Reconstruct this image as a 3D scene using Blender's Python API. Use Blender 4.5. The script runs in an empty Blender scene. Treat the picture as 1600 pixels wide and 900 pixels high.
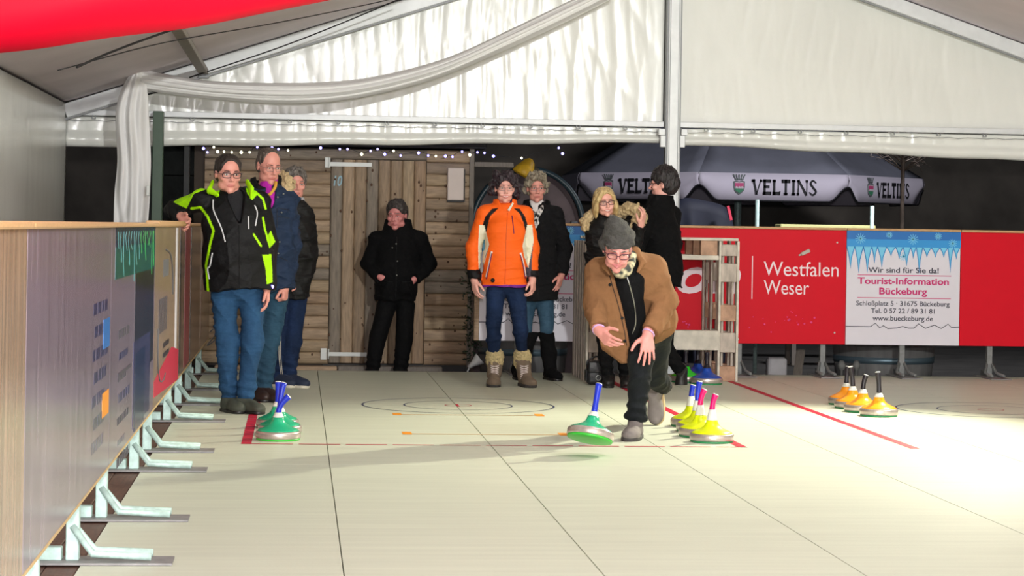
import bpy, bmesh, math, random
import numpy as np
from mathutils import Vector, Matrix, Euler
from mathutils.bvhtree import BVHTree

C = bpy.context.scene.collection
random.seed(7)
PI = math.pi

# ------------------------------------------------------------------ camera
F = 3500.0                      # focal length in pixels of the 1600 px frame
CAMZ = 1.30
YAW = math.atan(334.0 / F)
ROLL = 0.016
PCY = 356.0
cam_d = bpy.data.cameras.new('camera')
cam_d.sensor_width = 36.0
cam_d.lens = 36.0 * F / 1600.0
cam_d.shift_y = (PCY - 450.0) / 1600.0
cam_d.clip_end = 300
cam = bpy.data.objects.new('camera', cam_d)
C.objects.link(cam)
CR = Matrix.Rotation(-YAW, 3, 'Z') @ Matrix.Rotation(PI / 2, 3, 'X') @ Matrix.Rotation(ROLL, 3, 'Z')
cam.matrix_world = Matrix.Translation((0, 0, CAMZ)) @ CR.to_4x4()
bpy.context.scene.camera = cam


def ray(px, py):
    return (CR @ Vector(((px - 800.0) / F, -(py - PCY) / F, -1.0)))


def at(px, py, Y):
    "world point at depth Y that the photo shows at this pixel"
    d = ray(px, py)
    t = Y / d.y
    return Vector((d.x * t, Y, CAMZ + d.z * t))


def fl(px, py, z=0.0):
    "world point on the level z"
    d = ray(px, py)
    t = (z - CAMZ) / d.z
    return Vector((d.x * t, d.y * t, z))


# ------------------------------------------------------------------ world, lamps, exposure
sc = bpy.context.scene
sc.view_settings.view_transform = 'Standard'
sc.view_settings.look = 'None'
sc.view_settings.exposure = 0.0
sc.view_settings.gamma = 1.0
sc.view_settings.use_curve_mapping = False
w = bpy.data.worlds.new('night')
sc.world = w
w.use_nodes = True
w.node_tree.nodes['Background'].inputs[0].default_value = (0.045, 0.05, 0.06, 1)
w.node_tree.nodes['Background'].inputs[1].default_value = 0.35


def lamp(name, kind, loc, target, power, color, size=0.5, sizey=None, spot=60, blend=0.5):
    l = bpy.data.lights.new(name, kind)
    l.energy = power
    l.color = color
    if kind == 'AREA':
        l.shape = 'RECTANGLE'
        l.size = size
        l.size_y = sizey or size
    else:
        l.shadow_soft_size = size
    if kind == 'SPOT':
        l.spot_size = math.radians(spot)
        l.spot_blend = blend
    o = bpy.data.objects.new(name, l)
    C.objects.link(o)
    o.location = loc
    d = Vector(target) - Vector(loc)
    o.rotation_euler = d.to_track_quat('-Z', 'Y').to_euler()
    return o


lamp('flood_lamp_front', 'AREA', (3.0, -2.4, 3.85), (2.6, 19.0, 1.5), 1250, (0.985, 1.0, 0.97), 0.4, 0.25)
lamp('flood_lamp_mid', 'AREA', (3.4, 11.5, 3.75), (2.6, 15.5, 0.0), 60, (0.98, 1.0, 0.92), 1.2, 0.6)
lamp('spot_lamp_right', 'SPOT', (5.7, 16.6, 3.25), (2.9, 14.4, 0.2), 1750, (1.0, 0.98, 0.74), 0.08, spot=70, blend=0.9)
lamp('added_parasol_fill', 'AREA', (6.5, 22.3, 3.9), (6.5, 29, 2.0), 260, (0.95, 0.95, 1.0), 0.6, 0.3)  # unseen fill light, added outside the gable to brighten the parasol
lamp('camera_flash', 'AREA', (0.0, -0.15, 1.62), (1.8, 17, 1.6), 380, (1.0, 0.95, 0.98), 0.18, 0.12)

# ------------------------------------------------------------------ materials
MATS = {}


def mat(name, col, rough=0.6, metal=0.0, spec=0.5, var=0.0, vscale=8.0, bump=0.0, bscale=60.0, bstretch=(1, 1, 1),
        attr=False, emit=0.0, coat=0.0, vstretch=(1, 1, 1), col2=None, sheen=0.0, detail=4.0):
    if name in MATS:
        return MATS[name]
    m = bpy.data.materials.new(name)
    m.use_nodes = True
    nt = m.node_tree
    N, L = nt.nodes, nt.links
    b = N['Principled BSDF']
    b.inputs['Roughness'].default_value = rough
    b.inputs['Metallic'].default_value = metal
    b.inputs['Specular IOR Level'].default_value = spec
    b.inputs['Coat Weight'].default_value = coat
    b.inputs['Sheen Weight'].default_value = sheen
    c4 = (*col, 1)
    b.inputs['Base Color'].default_value = c4
    src = None
    tc = N.new('ShaderNodeTexCoord')
    if attr:
        a = N.new('ShaderNodeAttribute')
        a.attribute_name = 'col'
        src = a.outputs['Color']
    if var > 0 or col2:
        mp = N.new('ShaderNodeMapping')
        mp.inputs['Scale'].default_value = vstretch
        L.new(tc.outputs['Object'], mp.inputs[0])
        n = N.new('ShaderNodeTexNoise')
        n.inputs['Scale'].default_value = vscale
        n.inputs['Detail'].default_value = detail
        L.new(mp.outputs[0], n.inputs[0])
        if col2:
            rp = N.new('ShaderNodeValToRGB')
            rp.color_ramp.elements[0].position = 0.35
            rp.color_ramp.elements[1].position = 0.68
            rp.color_ramp.elements[0].color = (*col2, 1)
            rp.color_ramp.elements[1].color = c4
            L.new(n.outputs['Fac'], rp.inputs[0])
            src2 = rp.outputs[0]
            if src is not None:
                mx = N.new('ShaderNodeMix'); mx.data_type = 'RGBA'; mx.blend_type = 'MULTIPLY'
                mx.inputs[0].default_value = 1.0
                L.new(src, mx.inputs[6]); L.new(src2, mx.inputs[7])
                src2 = mx.outputs[2]
            src = src2
        else:
            mr = N.new('ShaderNodeMapRange')
            mr.inputs[1].default_value = 0.25
            mr.inputs[2].default_value = 0.75
            mr.inputs[3].default_value = 1 - var
            mr.inputs[4].default_value = 1 + var
            L.new(n.outputs['Fac'], mr.inputs[0])
            hs = N.new('ShaderNodeMix'); hs.data_type = 'RGBA'; hs.blend_type = 'MULTIPLY'
            hs.inputs[0].default_value = 1.0
            if src is not None:
                L.new(src, hs.inputs[6])
            else:
                hs.inputs[6].default_value = c4
            L.new(mr.outputs[0], hs.inputs[7])
            src = hs.outputs[2]
    if src is not None:
        L.new(src, b.inputs['Base Color'])
    if bump > 0:
        mp2 = N.new('ShaderNodeMapping')
        mp2.inputs['Scale'].default_value = bstretch
        L.new(tc.outputs['Object'], mp2.inputs[0])
        n2 = N.new('ShaderNodeTexNoise')
        n2.inputs['Scale'].default_value = bscale
        n2.inputs['Detail'].default_value = 5
        L.new(mp2.outputs[0], n2.inputs[0])
        bp = N.new('ShaderNodeBump')
        bp.inputs['Strength'].default_value = bump
        bp.inputs['Distance'].default_value = 0.02
        L.new(n2.outputs['Fac'], bp.inputs['Height'])
        L.new(bp.outputs[0], b.inputs['Normal'])
    if emit > 0:
        b.inputs['Emission Color'].default_value = c4
        b.inputs['Emission Strength'].default_value = emit
    MATS[name] = m
    return m


def s2l(r, g, b):
    "sRGB 0-255 to linear"
    f = lambda v: ((v / 255 + 0.055) / 1.055) ** 2.4 if v > 10 else v / 255 / 12.92
    return (f(r), f(g), f(b))


# ------------------------------------------------------------------ object helpers
def wloc(o):
    v = Vector((0, 0, 0))
    while o is not None:
        v += o.location
        o = o.parent
    return v


def thing(name, label, cat, loc=(0, 0, 0), group=None):
    o = bpy.data.objects.new(name, None)
    o.empty_display_size = 0.1
    C.objects.link(o)
    o.location = loc
    o['label'] = label
    o['category'] = cat
    if group:
        o['group'] = group
    return o


def tag(o, label, cat, group=None):
    o['label'] = label
    o['category'] = cat
    if group:
        o['group'] = group
    return o


def struct(o):
    o['kind'] = 'structure'
    return o


def obj(name, bm, m, parent=None, smooth=False, origin=None, label=None):
    "bm: bmesh (or (verts, faces)) in world coordinates -> one mesh object"
    me = bpy.data.meshes.new(name)
    if isinstance(bm, bmesh.types.BMesh):
        off = wloc(parent) if parent else Vector(origin or (0, 0, 0))
        bmesh.ops.translate(bm, verts=bm.verts, vec=-off)
        bm.to_mesh(me)
        bm.free()
    else:
        v, f = bm
        off = wloc(parent) if parent else Vector(origin or (0, 0, 0))
        me.from_pydata([(p[0] - off.x, p[1] - off.y, p[2] - off.z) for p in v], [], f)
    if not isinstance(m, (list, tuple)):
        m = [m]
    for k in m:
        me.materials.append(k)
    if smooth:
        me.polygons.foreach_set('use_smooth', [True] * len(me.polygons))
    o = bpy.data.objects.new(name, me)
    C.objects.link(o)
    if parent:
        o.parent = parent
    else:
        o.location = off
    if label:
        o['label'] = label
    return o


def B():
    return bmesh.new()


def box(bm, lo, hi, bev=0.0, mi=0, R=None, piv=None, seg=1):
    lo, hi = Vector(lo), Vector(hi)
    r = bmesh.ops.create_cube(bm, size=1)
    vs = r['verts']
    c, s = (lo + hi) / 2, hi - lo
    for v in vs:
        v.co = Vector((v.co.x * s.x, v.co.y * s.y, v.co.z * s.z)) + c
    fs = set()
    for v in vs:
        fs.update(v.link_faces)
    if bev > 0:
        es = set()
        for v in vs:
            es.update(v.link_edges)
        r2 = bmesh.ops.bevel(bm, geom=list(es) + list(vs), offset=bev, segments=seg, affect='EDGES', profile=0.5)
        vs = list({v for f in r2['faces'] for v in f.verts} | {v for v in vs if v.is_valid})
        fs = set()
        for v in vs:
            fs.update(v.link_faces)
    if R is not None:
        piv = Vector(piv if piv is not None else c)
        for v in vs:
            v.co = R @ (v.co - piv) + piv
    for f in fs:
        f.material_index = mi
    return vs


def beam(bm, a, b, wd, ht, up=(0, 0, 1), bev=0.0, mi=0):
    "rectangular bar from a to b"
    a, b = Vector(a), Vector(b)
    d = b - a
    L = d.length
    z = d.normalized()
    u = Vector(up)
    x = z.cross(u)
    if x.length < 1e-4:
        x = z.cross(Vector((1, 0, 0)))
    x.normalize()
    y = x.cross(z)
    R = Matrix((x, y, z)).transposed()
    vs = box(bm, (-wd / 2, -ht / 2, 0), (wd / 2, ht / 2, L), bev, mi)
    for v in vs:
        v.co = R @ v.co + a
    return vs


def tube_vf(pts, r, n=8, caps=True):
    P = [Vector(p) for p in pts]
    R = r if isinstance(r, (list, tuple)) else [r] * len(P)
    V, Fc = [], []
    prev = None
    for i, p in enumerate(P):
        t = (P[min(i + 1, len(P) - 1)] - P[max(i - 1, 0)]).normalized()
        if prev is None:
            u = t.cross(Vector((0, 0, 1)))
            if u.length < 1e-3:
                u = t.cross(Vector((1, 0, 0)))
        else:
            u = prev - t * prev.dot(t)
        u.normalize()
        prev = u
        v = t.cross(u)
        for k in range(n):
            a = 2 * PI * k / n
            V.append(p + (u * math.cos(a) + v * math.sin(a)) * R[i])
    for i in range(len(P) - 1):
        for k in range(n):
            a, b = i * n + k, i * n + (k + 1) % n
            Fc.append((a, b, b + n, a + n))
    if caps:
        Fc.append(tuple(range(n - 1, -1, -1)))
        e = (len(P) - 1) * n
        Fc.append(tuple(range(e, e + n)))
    return V, Fc


def add_vf(bm, vf, mi=0):
    V, Fc = vf
    vs = [bm.verts.new(v) for v in V]
    for f in Fc:
        try:
            ff = bm.faces.new([vs[i] for i in f])
            ff.material_index = mi
            ff.smooth = True
        except ValueError:
            pass
    return vs


def tube(bm, pts, r, n=8, mi=0):
    return add_vf(bm, tube_vf(pts, r, n), mi)


def lathe_vf(prof, n=40, M=None, close=True):
    V, Fc = [], []
    for (r, z) in prof:
        for k in range(n):
            a = 2 * PI * k / n
            V.append(Vector((r * math.cos(a), r * math.sin(a), z)))
    for i in range(len(prof) - 1):
        for k in range(n):
            a, b = i * n + k, i * n + (k + 1) % n
            Fc.append((a, b, b + n, a + n))
    if close:
        Fc.append(tuple(range(n - 1, -1, -1)))
        e = (len(prof) - 1) * n
        Fc.append(tuple(range(e, e + n)))
    if M is not None:
        V = [M @ v for v in V]
    return V, Fc


def lathe(bm, prof, n=40, M=None, mi=0):
    return add_vf(bm, lathe_vf(prof, n, M), mi)


def grid(bm, P, mi=0, closed_u=False):
    "P[i][j] -> quads"
    ni, nj = len(P), len(P[0])
    vs = [[bm.verts.new(P[i][j]) for j in range(nj)] for i in range(ni)]
    for i in range(ni - 1):
        for j in range(nj - 1):
            f = bm.faces.new((vs[i][j], vs[i + 1][j], vs[i + 1][j + 1], vs[i][j + 1]))
            f.smooth = True
            f.material_index = mi
    return vs


def solidify(o, t, off=0):
    md = o.modifiers.new('thickness', 'SOLIDIFY')
    md.thickness = t
    md.offset = off
    return o


def poly(bm, pts, thick_vec, mi=0):
    "a flat outline (list of Vectors) given thickness along thick_vec"
    vs = [bm.verts.new(p) for p in pts]
    f = bm.faces.new(vs)
    f.material_index = mi
    r = bmesh.ops.extrude_face_region(bm, geom=[f])
    nv = [g for g in r['geom'] if isinstance(g, bmesh.types.BMVert)]
    for g in r['geom']:
        if isinstance(g, bmesh.types.BMFace):
            g.material_index = mi
    bmesh.ops.translate(bm, verts=nv, vec=Vector(thick_vec))
    bmesh.ops.triangulate(bm, faces=[x for x in bm.faces if len(x.verts) > 4])


def interp(pts, n):
    "Catmull-Rom through points, n samples"
    P = [Vector(p) for p in pts]
    out = []
    m = len(P) - 1
    for i in range(n):
        s = i / (n - 1) * m
        k = min(int(s), m - 1)
        t = s - k
        p1, p2 = P[k], P[k + 1]
        p0 = P[k - 1] if k > 0 else p1 * 2 - p2
        p3 = P[k + 2] if k + 2 <= m else p2 * 2 - p1
        out.append(0.5 * ((2 * p1) + (p2 - p0) * t + (2 * p0 - 5 * p1 + 4 * p2 - p3) * t * t + (3 * p1 - p0 - 3 * p2 + p3) * t ** 3))
    return out


def text_bm(body, size, bold=0.0, shear=0.0, depth=0.002, align='LEFT', sx=1.0, spacing=1.0):
    "letters as mesh lying in the XZ plane facing -Y, baseline at z=0"
    cu = bpy.data.curves.new('letters', 'FONT')
    cu.body = body
    cu.size = size
    cu.offset = bold
    cu.shear = shear
    cu.extrude = depth / 2
    cu.align_x = align
    cu.space_character = spacing
    cu.resolution_u = 4
    o = bpy.data.objects.new('letters', cu)
    C.objects.link(o)
    dg = bpy.context.evaluated_depsgraph_get()
    dg.update()
    me = bpy.data.meshes.new_from_object(o.evaluated_get(dg))
    bm = bmesh.new()
    bm.from_mesh(me)
    C.objects.unlink(o)
    bpy.data.objects.remove(o)
    bpy.data.meshes.remove(me)
    bpy.data.curves.remove(cu)
    for v in bm.verts:
        v.co = Vector((v.co.x * sx, -v.co.z, v.co.y))
    return bm


def place_bm(bm, M):
    for v in bm.verts:
        v.co = M @ v.co
    return bm


def fit_text(body, x0, x1, zbase, y, cap=None, bold=0.0, shear=0.0, X=None):
    "text scaled so that it spans x0..x1 (metres) at baseline zbase on plane y; cap = capital height"
    bm = text_bm(body, 1.0, bold, shear, 0.002)
    xs = [v.co.x for v in bm.verts]
    lo, hi = min(xs), max(xs)
    sx = (x1 - x0) / (hi - lo)
    sz = (cap / 0.69) if cap else sx
    for v in bm.verts:
        v.co = Vector((x0 + (v.co.x - lo) * sx, y + v.co.y, zbase + v.co.z * sz))
    return bm
# ================================================================== THE SETTING
YG = 20.5            # plane of the tent's gable
YF = 19.95           # plane of the boards at the back
XB = -0.78           # plane of the boards on the left
m_floor = mat('floor_panel', s2l(210, 214, 196), rough=0.45, spec=0.4, var=0.07, vscale=1.6, bump=0.05, bscale=60, vstretch=(.7, 9, 1), detail=8)
m_seam = mat('seam_dark', (0.13, 0.12, 0.10), 0.9)
m_alu = mat('aluminium', (0.80, 0.82, 0.83), 0.45, metal=0.15, var=0.06, vscale=12)
m_aludk = mat('aluminium_profile', (0.30, 0.31, 0.32), 0.5, metal=0.2)
m_black = mat('black_rubber', (0.012, 0.012, 0.012), 0.6)
m_cable = mat('black_cable', (0.015, 0.014, 0.018), 0.5)

# floor of one metre wide panels with narrow open joints
bm = B()
seams = [-3.0, -0.80, 0.19, 1.165, 2.17, 3.17, 4.17, 5.17, 6.17, 7.17, 8.6]
for i in range(1, len(seams) - 1):
    for (y0, y1) in ((-3, 4.6), (4.6, 12.2), (12.2, 20.05)):
        box(bm, (seams[i] + 0.0022, y0 + .001, -0.03), (seams[i + 1] - 0.0022, y1 - .001, 0.0), 0.0012)
floor = struct(obj('floor', bm, m_floor))
bm = B()
box(bm, (-0.79, -3, -0.2), (8.6, 20.03, -0.032))
struct(obj('floor_underlay', bm, m_seam))
# worn grey wood edge at the back of the rink
m_worn = mat('worn_grey_wood', s2l(150, 138, 128), 0.7, var=0.25, vscale=5, vstretch=(0.5, 3, 1), bump=0.1)
bm = B()
box(bm, (-0.8, 20.055, -0.2), (8.6, 20.16, -0.005), 0.004)
struct(obj('trim_1', bm, m_worn))
# brown planks beside the rink on the left
m_deck = mat('brown_deck', s2l(92, 62, 50), 0.6, var=0.3, vscale=10, vstretch=(8, .5, 1), bump=0.2, bscale=30)
bm = B()
for k in range(11):
    x1 = -0.805 - k * 0.125
    box(bm, (x1 - 0.121, -3, -0.04), (x1, 20.3, -0.006), 0.003)
struct(obj('floor_deck', bm, m_deck))
# ground outside
m_ground = mat('dark_ground', (0.035, 0.033, 0.03), 0.9, var=0.4, vscale=3, bump=0.4, bscale=12)
bm = B()
box(bm, (-40, -30, -0.5), (60, 60, -0.205))
struct(obj('ground', bm, m_ground))

# ---- painted marks on the floor
m_red = mat('red_paint', s2l(200, 10, 55), 0.5)
m_redline = mat('thin_red_paint', s2l(190, 60, 75), 0.5)
m_blue = mat('blue_paint', s2l(62, 72, 105), 0.5)
m_orange = mat('orange_paint', s2l(240, 150, 0), 0.5)
m_brown = mat('brown_paint', s2l(205, 150, 70), 0.5)
Y0, XL, XR = fl(383, 694).y, -0.315, 2.715
ringY = fl(720, 633.5).y
ZT = 0.0012


def flat(bm, pts):
    vs = [bm.verts.new((p[0], p[1], ZT)) for p in pts]
    bm.faces.new(vs)


def rect(bm, x0, y0, x1, y1):
    flat(bm, ((x0, y0), (x1, y0), (x1, y1), (x0, y1)))


def paint(name, bm, m, lab=None):
    o = obj(name, bm, m, floor)
    return o


Y1 = 20.0
for (xa, s) in ((XL, 1), (XR, -1), (XR + 1.0, 1)):
    bm = B()
    y = Y0
    while y < Y1:
        st = 0.16
        rect(bm, xa if s > 0 else xa - 0.06, y, xa + 0.06 if s > 0 else xa, min(y + st - 0.014, Y1))
        y += st
    paint('painted_line', bm, m_red, 'dashed red side line')
bm = B()
x = XL + 0.06
while x < XR - 0.02:
    rect(bm, x, Y0, min(x + 0.245, XR), Y0 + 0.035)
    x += 0.278
paint('painted_line', bm, m_redline)


def ring(cx, cy, r, wd=0.012):
    bm = B()
    n = 96
    for k in range(n):
        a, b = 2 * PI * k / n, 2 * PI * (k + 1) / n
        ro, ri = r, r - wd
        flat(bm, [(cx + ro * math.cos(a), cy + ro * math.sin(a)), (cx + ro * math.cos(b), cy + ro * math.sin(b)),
                  (cx + ri * math.cos(b), cy + ri * math.sin(b)), (cx + ri * math.cos(a), cy + ri * math.sin(a))])
    return bm


for cx in (1.18, 5.16):
    paint('painted_ring', ring(cx, ringY, 0.705, 0.016), m_blue)
    paint('painted_ring', ring(cx, ringY, 0.40, 0.013), m_blue)
    paint('painted_ring', ring(cx, ringY, 0.10, 0.01), m_redline)
bm = B()
rect(bm, 1.166, ringY - 0.12, 1.185, ringY + 0.12)
paint('painted_line', bm, m_red)
for py in (647.5, 677.5):
    yy = fl(620, py).y
    bm = B()
    rect(bm, 0.67, yy - .06, 0.73, yy + .12)
    rect(bm, 1.66, yy - .06, 1.72, yy + .12)
    paint('painted_line', bm, m_orange)
    bm = B()
    rect(bm, 0.73, yy - 0.03, 1.66, yy - 0.005)
    paint('painted_line', bm, m_brown)

# ================================================================== TENT
m_pvc = mat('tent_pvc', s2l(246, 247, 241), 0.24, spec=0.7, var=0.03, vscale=1.5, bump=0.25, bscale=3.2, bstretch=(1, 1, 0.5))
m_roof = mat('tent_roof_pvc', s2l(238, 226, 232), 0.55, var=0.1, vscale=1.2, bump=0.1, bscale=6)
ZB = at(640, 187, YG).z            # height of the gable's cross beam
XE, XRDG, XE2 = -2.1, 3.42, 8.94
SL = (4.12 - ZB) / (XRDG - XE)


def roofz(x):
    return ZB + SL * (x - XE) if x < XRDG else ZB + SL * (XE2 - x)


def fold(x, z, s):
    "creases of tensioned tent cloth: narrow ridges that wander and fade in and out"
    v = 0.0
    for (fx, fz, wz, am, ph) in ((5.3, .9, 2.1, .010, .3), (8.7, -2.2, 3.0, .009, 1.9), (12.1, 3.4, 4.2, .007, 4.0), (3.1, 4.6, 2.6, .007, 2.7), (17.0, 1.5, 6.0, .004, 5.2)):
        q = 1.7 * fx * x + .8 * fz * z + .55 * math.sin(wz * z + .9 * x + s + ph) + ph
        env = .5 + .5 * math.sin(1.7 * x + 2.3 * z * math.sin(ph) + ph * 2 + s)
        v += am * env * (1 - abs(math.sin(q))) ** 3.0
    return v + .006 * math.sin(2.2 * x + 1.2 * math.sin(1.4 * z) + s)


def gable(x0, x1, name):
    bm = B()
    P = []
    n = int((x1 - x0) / 0.02)
    for i in range(n + 1):
        x = x0 + (x1 - x0) * i / n
        top = roofz(x)
        k = min(1.0, (x - x0) / .25, (x1 - x) / .25)
        den = 1.0 if x < 0.2 else (1.0 - .5 * min(1, (x - .2) / 1.8) if x < 3.5 else 0.28)
        P.append([(x, YG + 0.05 + den * k * fold(x, z, 1.0), z) for z in [ZB + (top - ZB) * j / 60 for j in range(61)]])
    grid(bm, P)
    o = struct(obj(name, bm, m_pvc))
    solidify(o, 0.004)
    return o


gable(XE, XRDG - 0.07, 'wall_back')
gable(XRDG + 0.07, XE2, 'wall_back_right')


def valance(x0, x1, name, drop):
    bm = B()
    n = int((x1 - x0) / 0.02)
    P = []
    for i in range(n + 1):
        x = x0 + (x1 - x0) * i / n
        lo = drop(x) + 0.006 * math.sin(5 * x)
        row = []
        for j in range(15):
            z = ZB - 0.03 + (lo - ZB + 0.03) * j / 14
            b = 0.03 * math.sin(PI * min(1, max(0, (j - 7) / 7)))
            row.append((x, YG + 0.03 - b + 0.8 * fold(x, z, 3.0), z))
        row.append((x, YG + 0.05, lo + .01))
        P.append(row)
    grid(bm, P)
    o = struct(obj(name, bm, m_pvc))
    solidify(o, 0.004)


zl, zr = at(300, 228, YG).z, at(1040, 223, YG).z
valance(XE, XRDG - 0.09, 'wall_back_valance', lambda x: zl + (zr - zl) * (x - (-1)) / 4.3)
z2, z3 = at(1070, 226, YG).z, at(1424, 243, YG).z
xx2, xx3 = at(1070, 226, YG).x, at(1424, 243, YG).x
valance(XRDG + 0.09, XE2, 'wall_back_valance_right', lambda x: z2 + (z3 - z2) * (x - xx2) / (xx3 - xx2))

# cross beam with the keder clips
for (x0, x1, nm) in ((XE, XRDG - 0.075, 'trim_2'), (XRDG + 0.075, XE2, 'trim_3')):
    bm = B()
    box(bm, (x0, YG - 0.05, ZB - 0.022), (x1, YG + 0.02, ZB + 0.028), 0.004)
    o = struct(obj(nm, bm, m_alu))
    bm = B()
    x = x0 + 0.25
    while x < x1:
        box(bm, (x - .018, YG - 0.045, ZB - 0.05), (x - .012, YG - 0.03, ZB - 0.022))
        box(bm, (x + .012, YG - 0.045, ZB - 0.05), (x + .018, YG - 0.03, ZB - 0.022))
        box(bm, (x - .018, YG - 0.045, ZB - 0.055), (x + .018, YG - 0.03, ZB - 0.049))
        x += 0.44
    tube(bm, [(x0 + (x1 - x0) * k / 60, YG - 0.048, ZB - 0.062 - 0.012 * math.sin(k * 1.9) ** 2) for k in range(61)], 0.003, 5)
    obj('rail_clip', bm, m_aludk, o)
# ridge post
bm = B()
box(bm, (XRDG - 0.055, YG - 0.14, -0.2), (XRDG + 0.055, YG + 0.0, 4.15), 0.006)
post = struct(obj('trim_4', bm, m_alu))
bm = B()
for s in (-1, 1):
    box(bm, (XRDG + s * 0.062 - .007, YG - 0.12, -0.2), (XRDG + s * 0.062 + .007, YG - 0.02, 4.12))
    box(bm, (XRDG + s * 0.04 - .003, YG - 0.1435, -0.2), (XRDG + s * 0.04 + .003, YG - 0.14, 4.12))
obj('post_groove', bm, m_aludk, post)
bm = B()
for s in (-1, 1):
    box(bm, (XRDG + s * 0.09 - .025, YG - 0.11, ZB - 0.21), (XRDG + s * 0.09 + .025, YG - 0.06, ZB - 0.1), 0.004)
    box(bm, (XRDG + s * 0.105 - .03, YG - 0.13, ZB - 0.1), (XRDG + s * 0.105 + .03, YG - 0.06, ZB - 0.04), 0.004)
obj('bracket', bm, m_alu, post)
# rafters
for (xa, xb, nm) in ((XE, XRDG - .05, 'trim_5'), (XE2, XRDG + .05, 'trim_6')):
    bm = B()
    a, b = Vector((xa, YG - 0.06, roofz(xa) + .01)), Vector((xb, YG - 0.06, roofz(xb) + .01))
    beam(bm, a, b, 0.11, 0.13, (0, 0, 1), 0.006)
    o = struct(obj(nm, bm, m_alu))
    bm = B()
    beam(bm, a + Vector((0, -.03, -.075)), b + Vector((0, -.03, -.075)), 0.03, 0.02)
    obj('rafter_groove', bm, m_aludk, o)
# roof cloth
for (xa, nm) in ((XE - .03, 'ceiling'), (XE2 + .03, 'ceiling_right')):
    bm = B()
    P = []
    for i in range(41):
        x = xa + (XRDG - xa) * i / 40
        P.append([(x, y, roofz(min(max(x, XE), XE2)) + 0.09 - 0.05 * math.sin(PI * i / 40) * abs(math.sin(PI * (y - YG) / 5.0)))
                  for y in [YG - 23.5 * j / 60 for j in range(61)]])
    grid(bm, P)
    o = struct(obj(nm, bm, m_roof))
    solidify(o, 0.004)
# side walls of cloth
for (xa, nm) in ((XE, 'wall_left'), (XE2, 'wall_right')):
    bm = B()
    P = [[(xa + 0.3 * fold(y, z, 0.4), y, z) for z in [-0.2 + (ZB + .28) * j / 20 for j in range(21)]] for y in [-3 + 23.5 * i / 200 for i in range(201)]]
    grid(bm, P)
    o = struct(obj(nm, bm, m_pvc))
    solidify(o, 0.004)
# purlin (grey strut under the roof cloth) and its bracket
m_purlin = mat('grey_purlin', s2l(140, 132, 122), 0.55, metal=0.2, var=0.15)
bm = B()
pa = at(318, 112, YG - .12)
beam(bm, pa + Vector((0.0, 0.05, 0.0)), Vector((pa.x, 12.0, pa.z + .02)), 0.085, 0.05, (0, 0, 1), 0.004)
pur = struct(obj('trim_7', bm, m_purlin))
bm = B()
box(bm, pa + Vector((-.05, -.03, -.06)), pa + Vector((.05, .03, -.035)), 0.004)
box(bm, pa + Vector((-.03, -.04, -.035)), pa + Vector((-.02, .03, .03)))
box(bm, pa + Vector((.02, -.04, -.035)), pa + Vector((.03, .03, .03)))
obj('bracket', bm, m_aludk, pur)

# wires under the roof
def wire(pix, Ys, r, label, sag=0.0, name='cable'):
    P = [at(px, py, y) for (px, py), y in zip(pix, Ys)]
    P = interp(P, 24)
    bm = B()
    tube(bm, P, r, 6)
    o = obj(name, bm, m_cable, None, True, origin=P[0])
    return tag(o, label, 'cable')


wire([(90, 110), (250, 68), (420, 38), (560, 10), (640, -8)], [15.3, 15.8, 16.6, 17.6, 18.2], 0.0045, 'upper of the two thin black bracing wires crossing below the roof cloth')
wire([(296, 121), (420, 80), (520, 42), (640, -8)], [20.2, 19.9, 19.6, 19.3], 0.006, 'black bracing wire running just above the white rafter')
wire([(120, 105), (177, 80), (265, 48), (300, 40)], [14.5, 15.0, 15.5, 15.6], 0.008, 'thick dark cable emerging from under the red cloth at top left')
wire([(200, 152), (228, 148), (262, 140)], [20.2, 20.2, 20.2], 0.006, 'short dark cable end behind the white drape knot')

# ================================================================== white drape, red cloth
m_drape = mat('white_drape_cloth', s2l(246, 245, 244), 0.75, var=0.03, vscale=4, bump=0.08, bscale=30)
YD = 19.7
up = interp([at(x, y, YD) for x, y in [(216, 107), (270, 118), (330, 127), (420, 130), (520, 128), (600, 117), (700, 90), (800, 45), (900, -3), (975, -38)]], 120)
dn = interp([at(x, y, YD) for x, y in [(224, 140), (262, 146), (330, 154), (420, 161), (500, 160), (580, 149), (680, 123), (780, 82), (880, 36), (975, -12)]], 120)
bm = B()
P = []
for i in range(120):
    row = []
    s = i / 119
    for j in range(29):
        t = j / 28
        p = up[i].lerp(dn[i], t)
        y = -0.10 * math.sin(PI * t) + 0.009 * math.sin(6 * t * PI + 2.6 * s + 0.8 * math.sin(9 * s)) + 0.004 * math.sin(15 * t * PI + 7 * s)
        row.append(p + Vector((0, y, 0)))
    for j in range(9):
        t = 1 - j / 8
        p = up[i].lerp(dn[i], t)
        row.append(p + Vector((0, 0.06 * math.sin(PI * t) + 0.02, 0)))
    P.append(row)
grid(bm, P)
# hanging tail
le = interp([at(x, y, YD - .05) for x, y in [(206, 112), (190, 140), (181, 180), (183, 250), (179, 300), (178, 350)]], 60)
ri = interp([at(x, y, YD - .05) for x, y in [(226, 112), (231, 150), (233, 190), (236, 250), (234, 300), (231, 349)]], 60)
P = []
for i in range(60):
    s = i / 59
    row = []
    for j in range(49):
        t = j / 48
        p = le[i].lerp(ri[i], t)
        a = 0.25 + 0.75 * min(1, s * 2)
        y = -0.07 * math.sin(PI * t) + a * (0.018 * math.sin(7 * t * PI + 1.5 * math.sin(4 * s)) + 0.014 * math.sin(17 * t + 5 * s + 2 * math.sin(6 * s)) + 0.012 * math.sin(13 * s + 9 * t))
        row.append(p + Vector((0, y, 0)))
    P.append(row)
grid(bm, P)
dr = obj('drape', bm, m_drape, None, False, origin=at(218, 110, YD))
dr.data.polygons.foreach_set('use_smooth', [True] * len(dr.data.polygons))
solidify(dr, 0.006)
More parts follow.
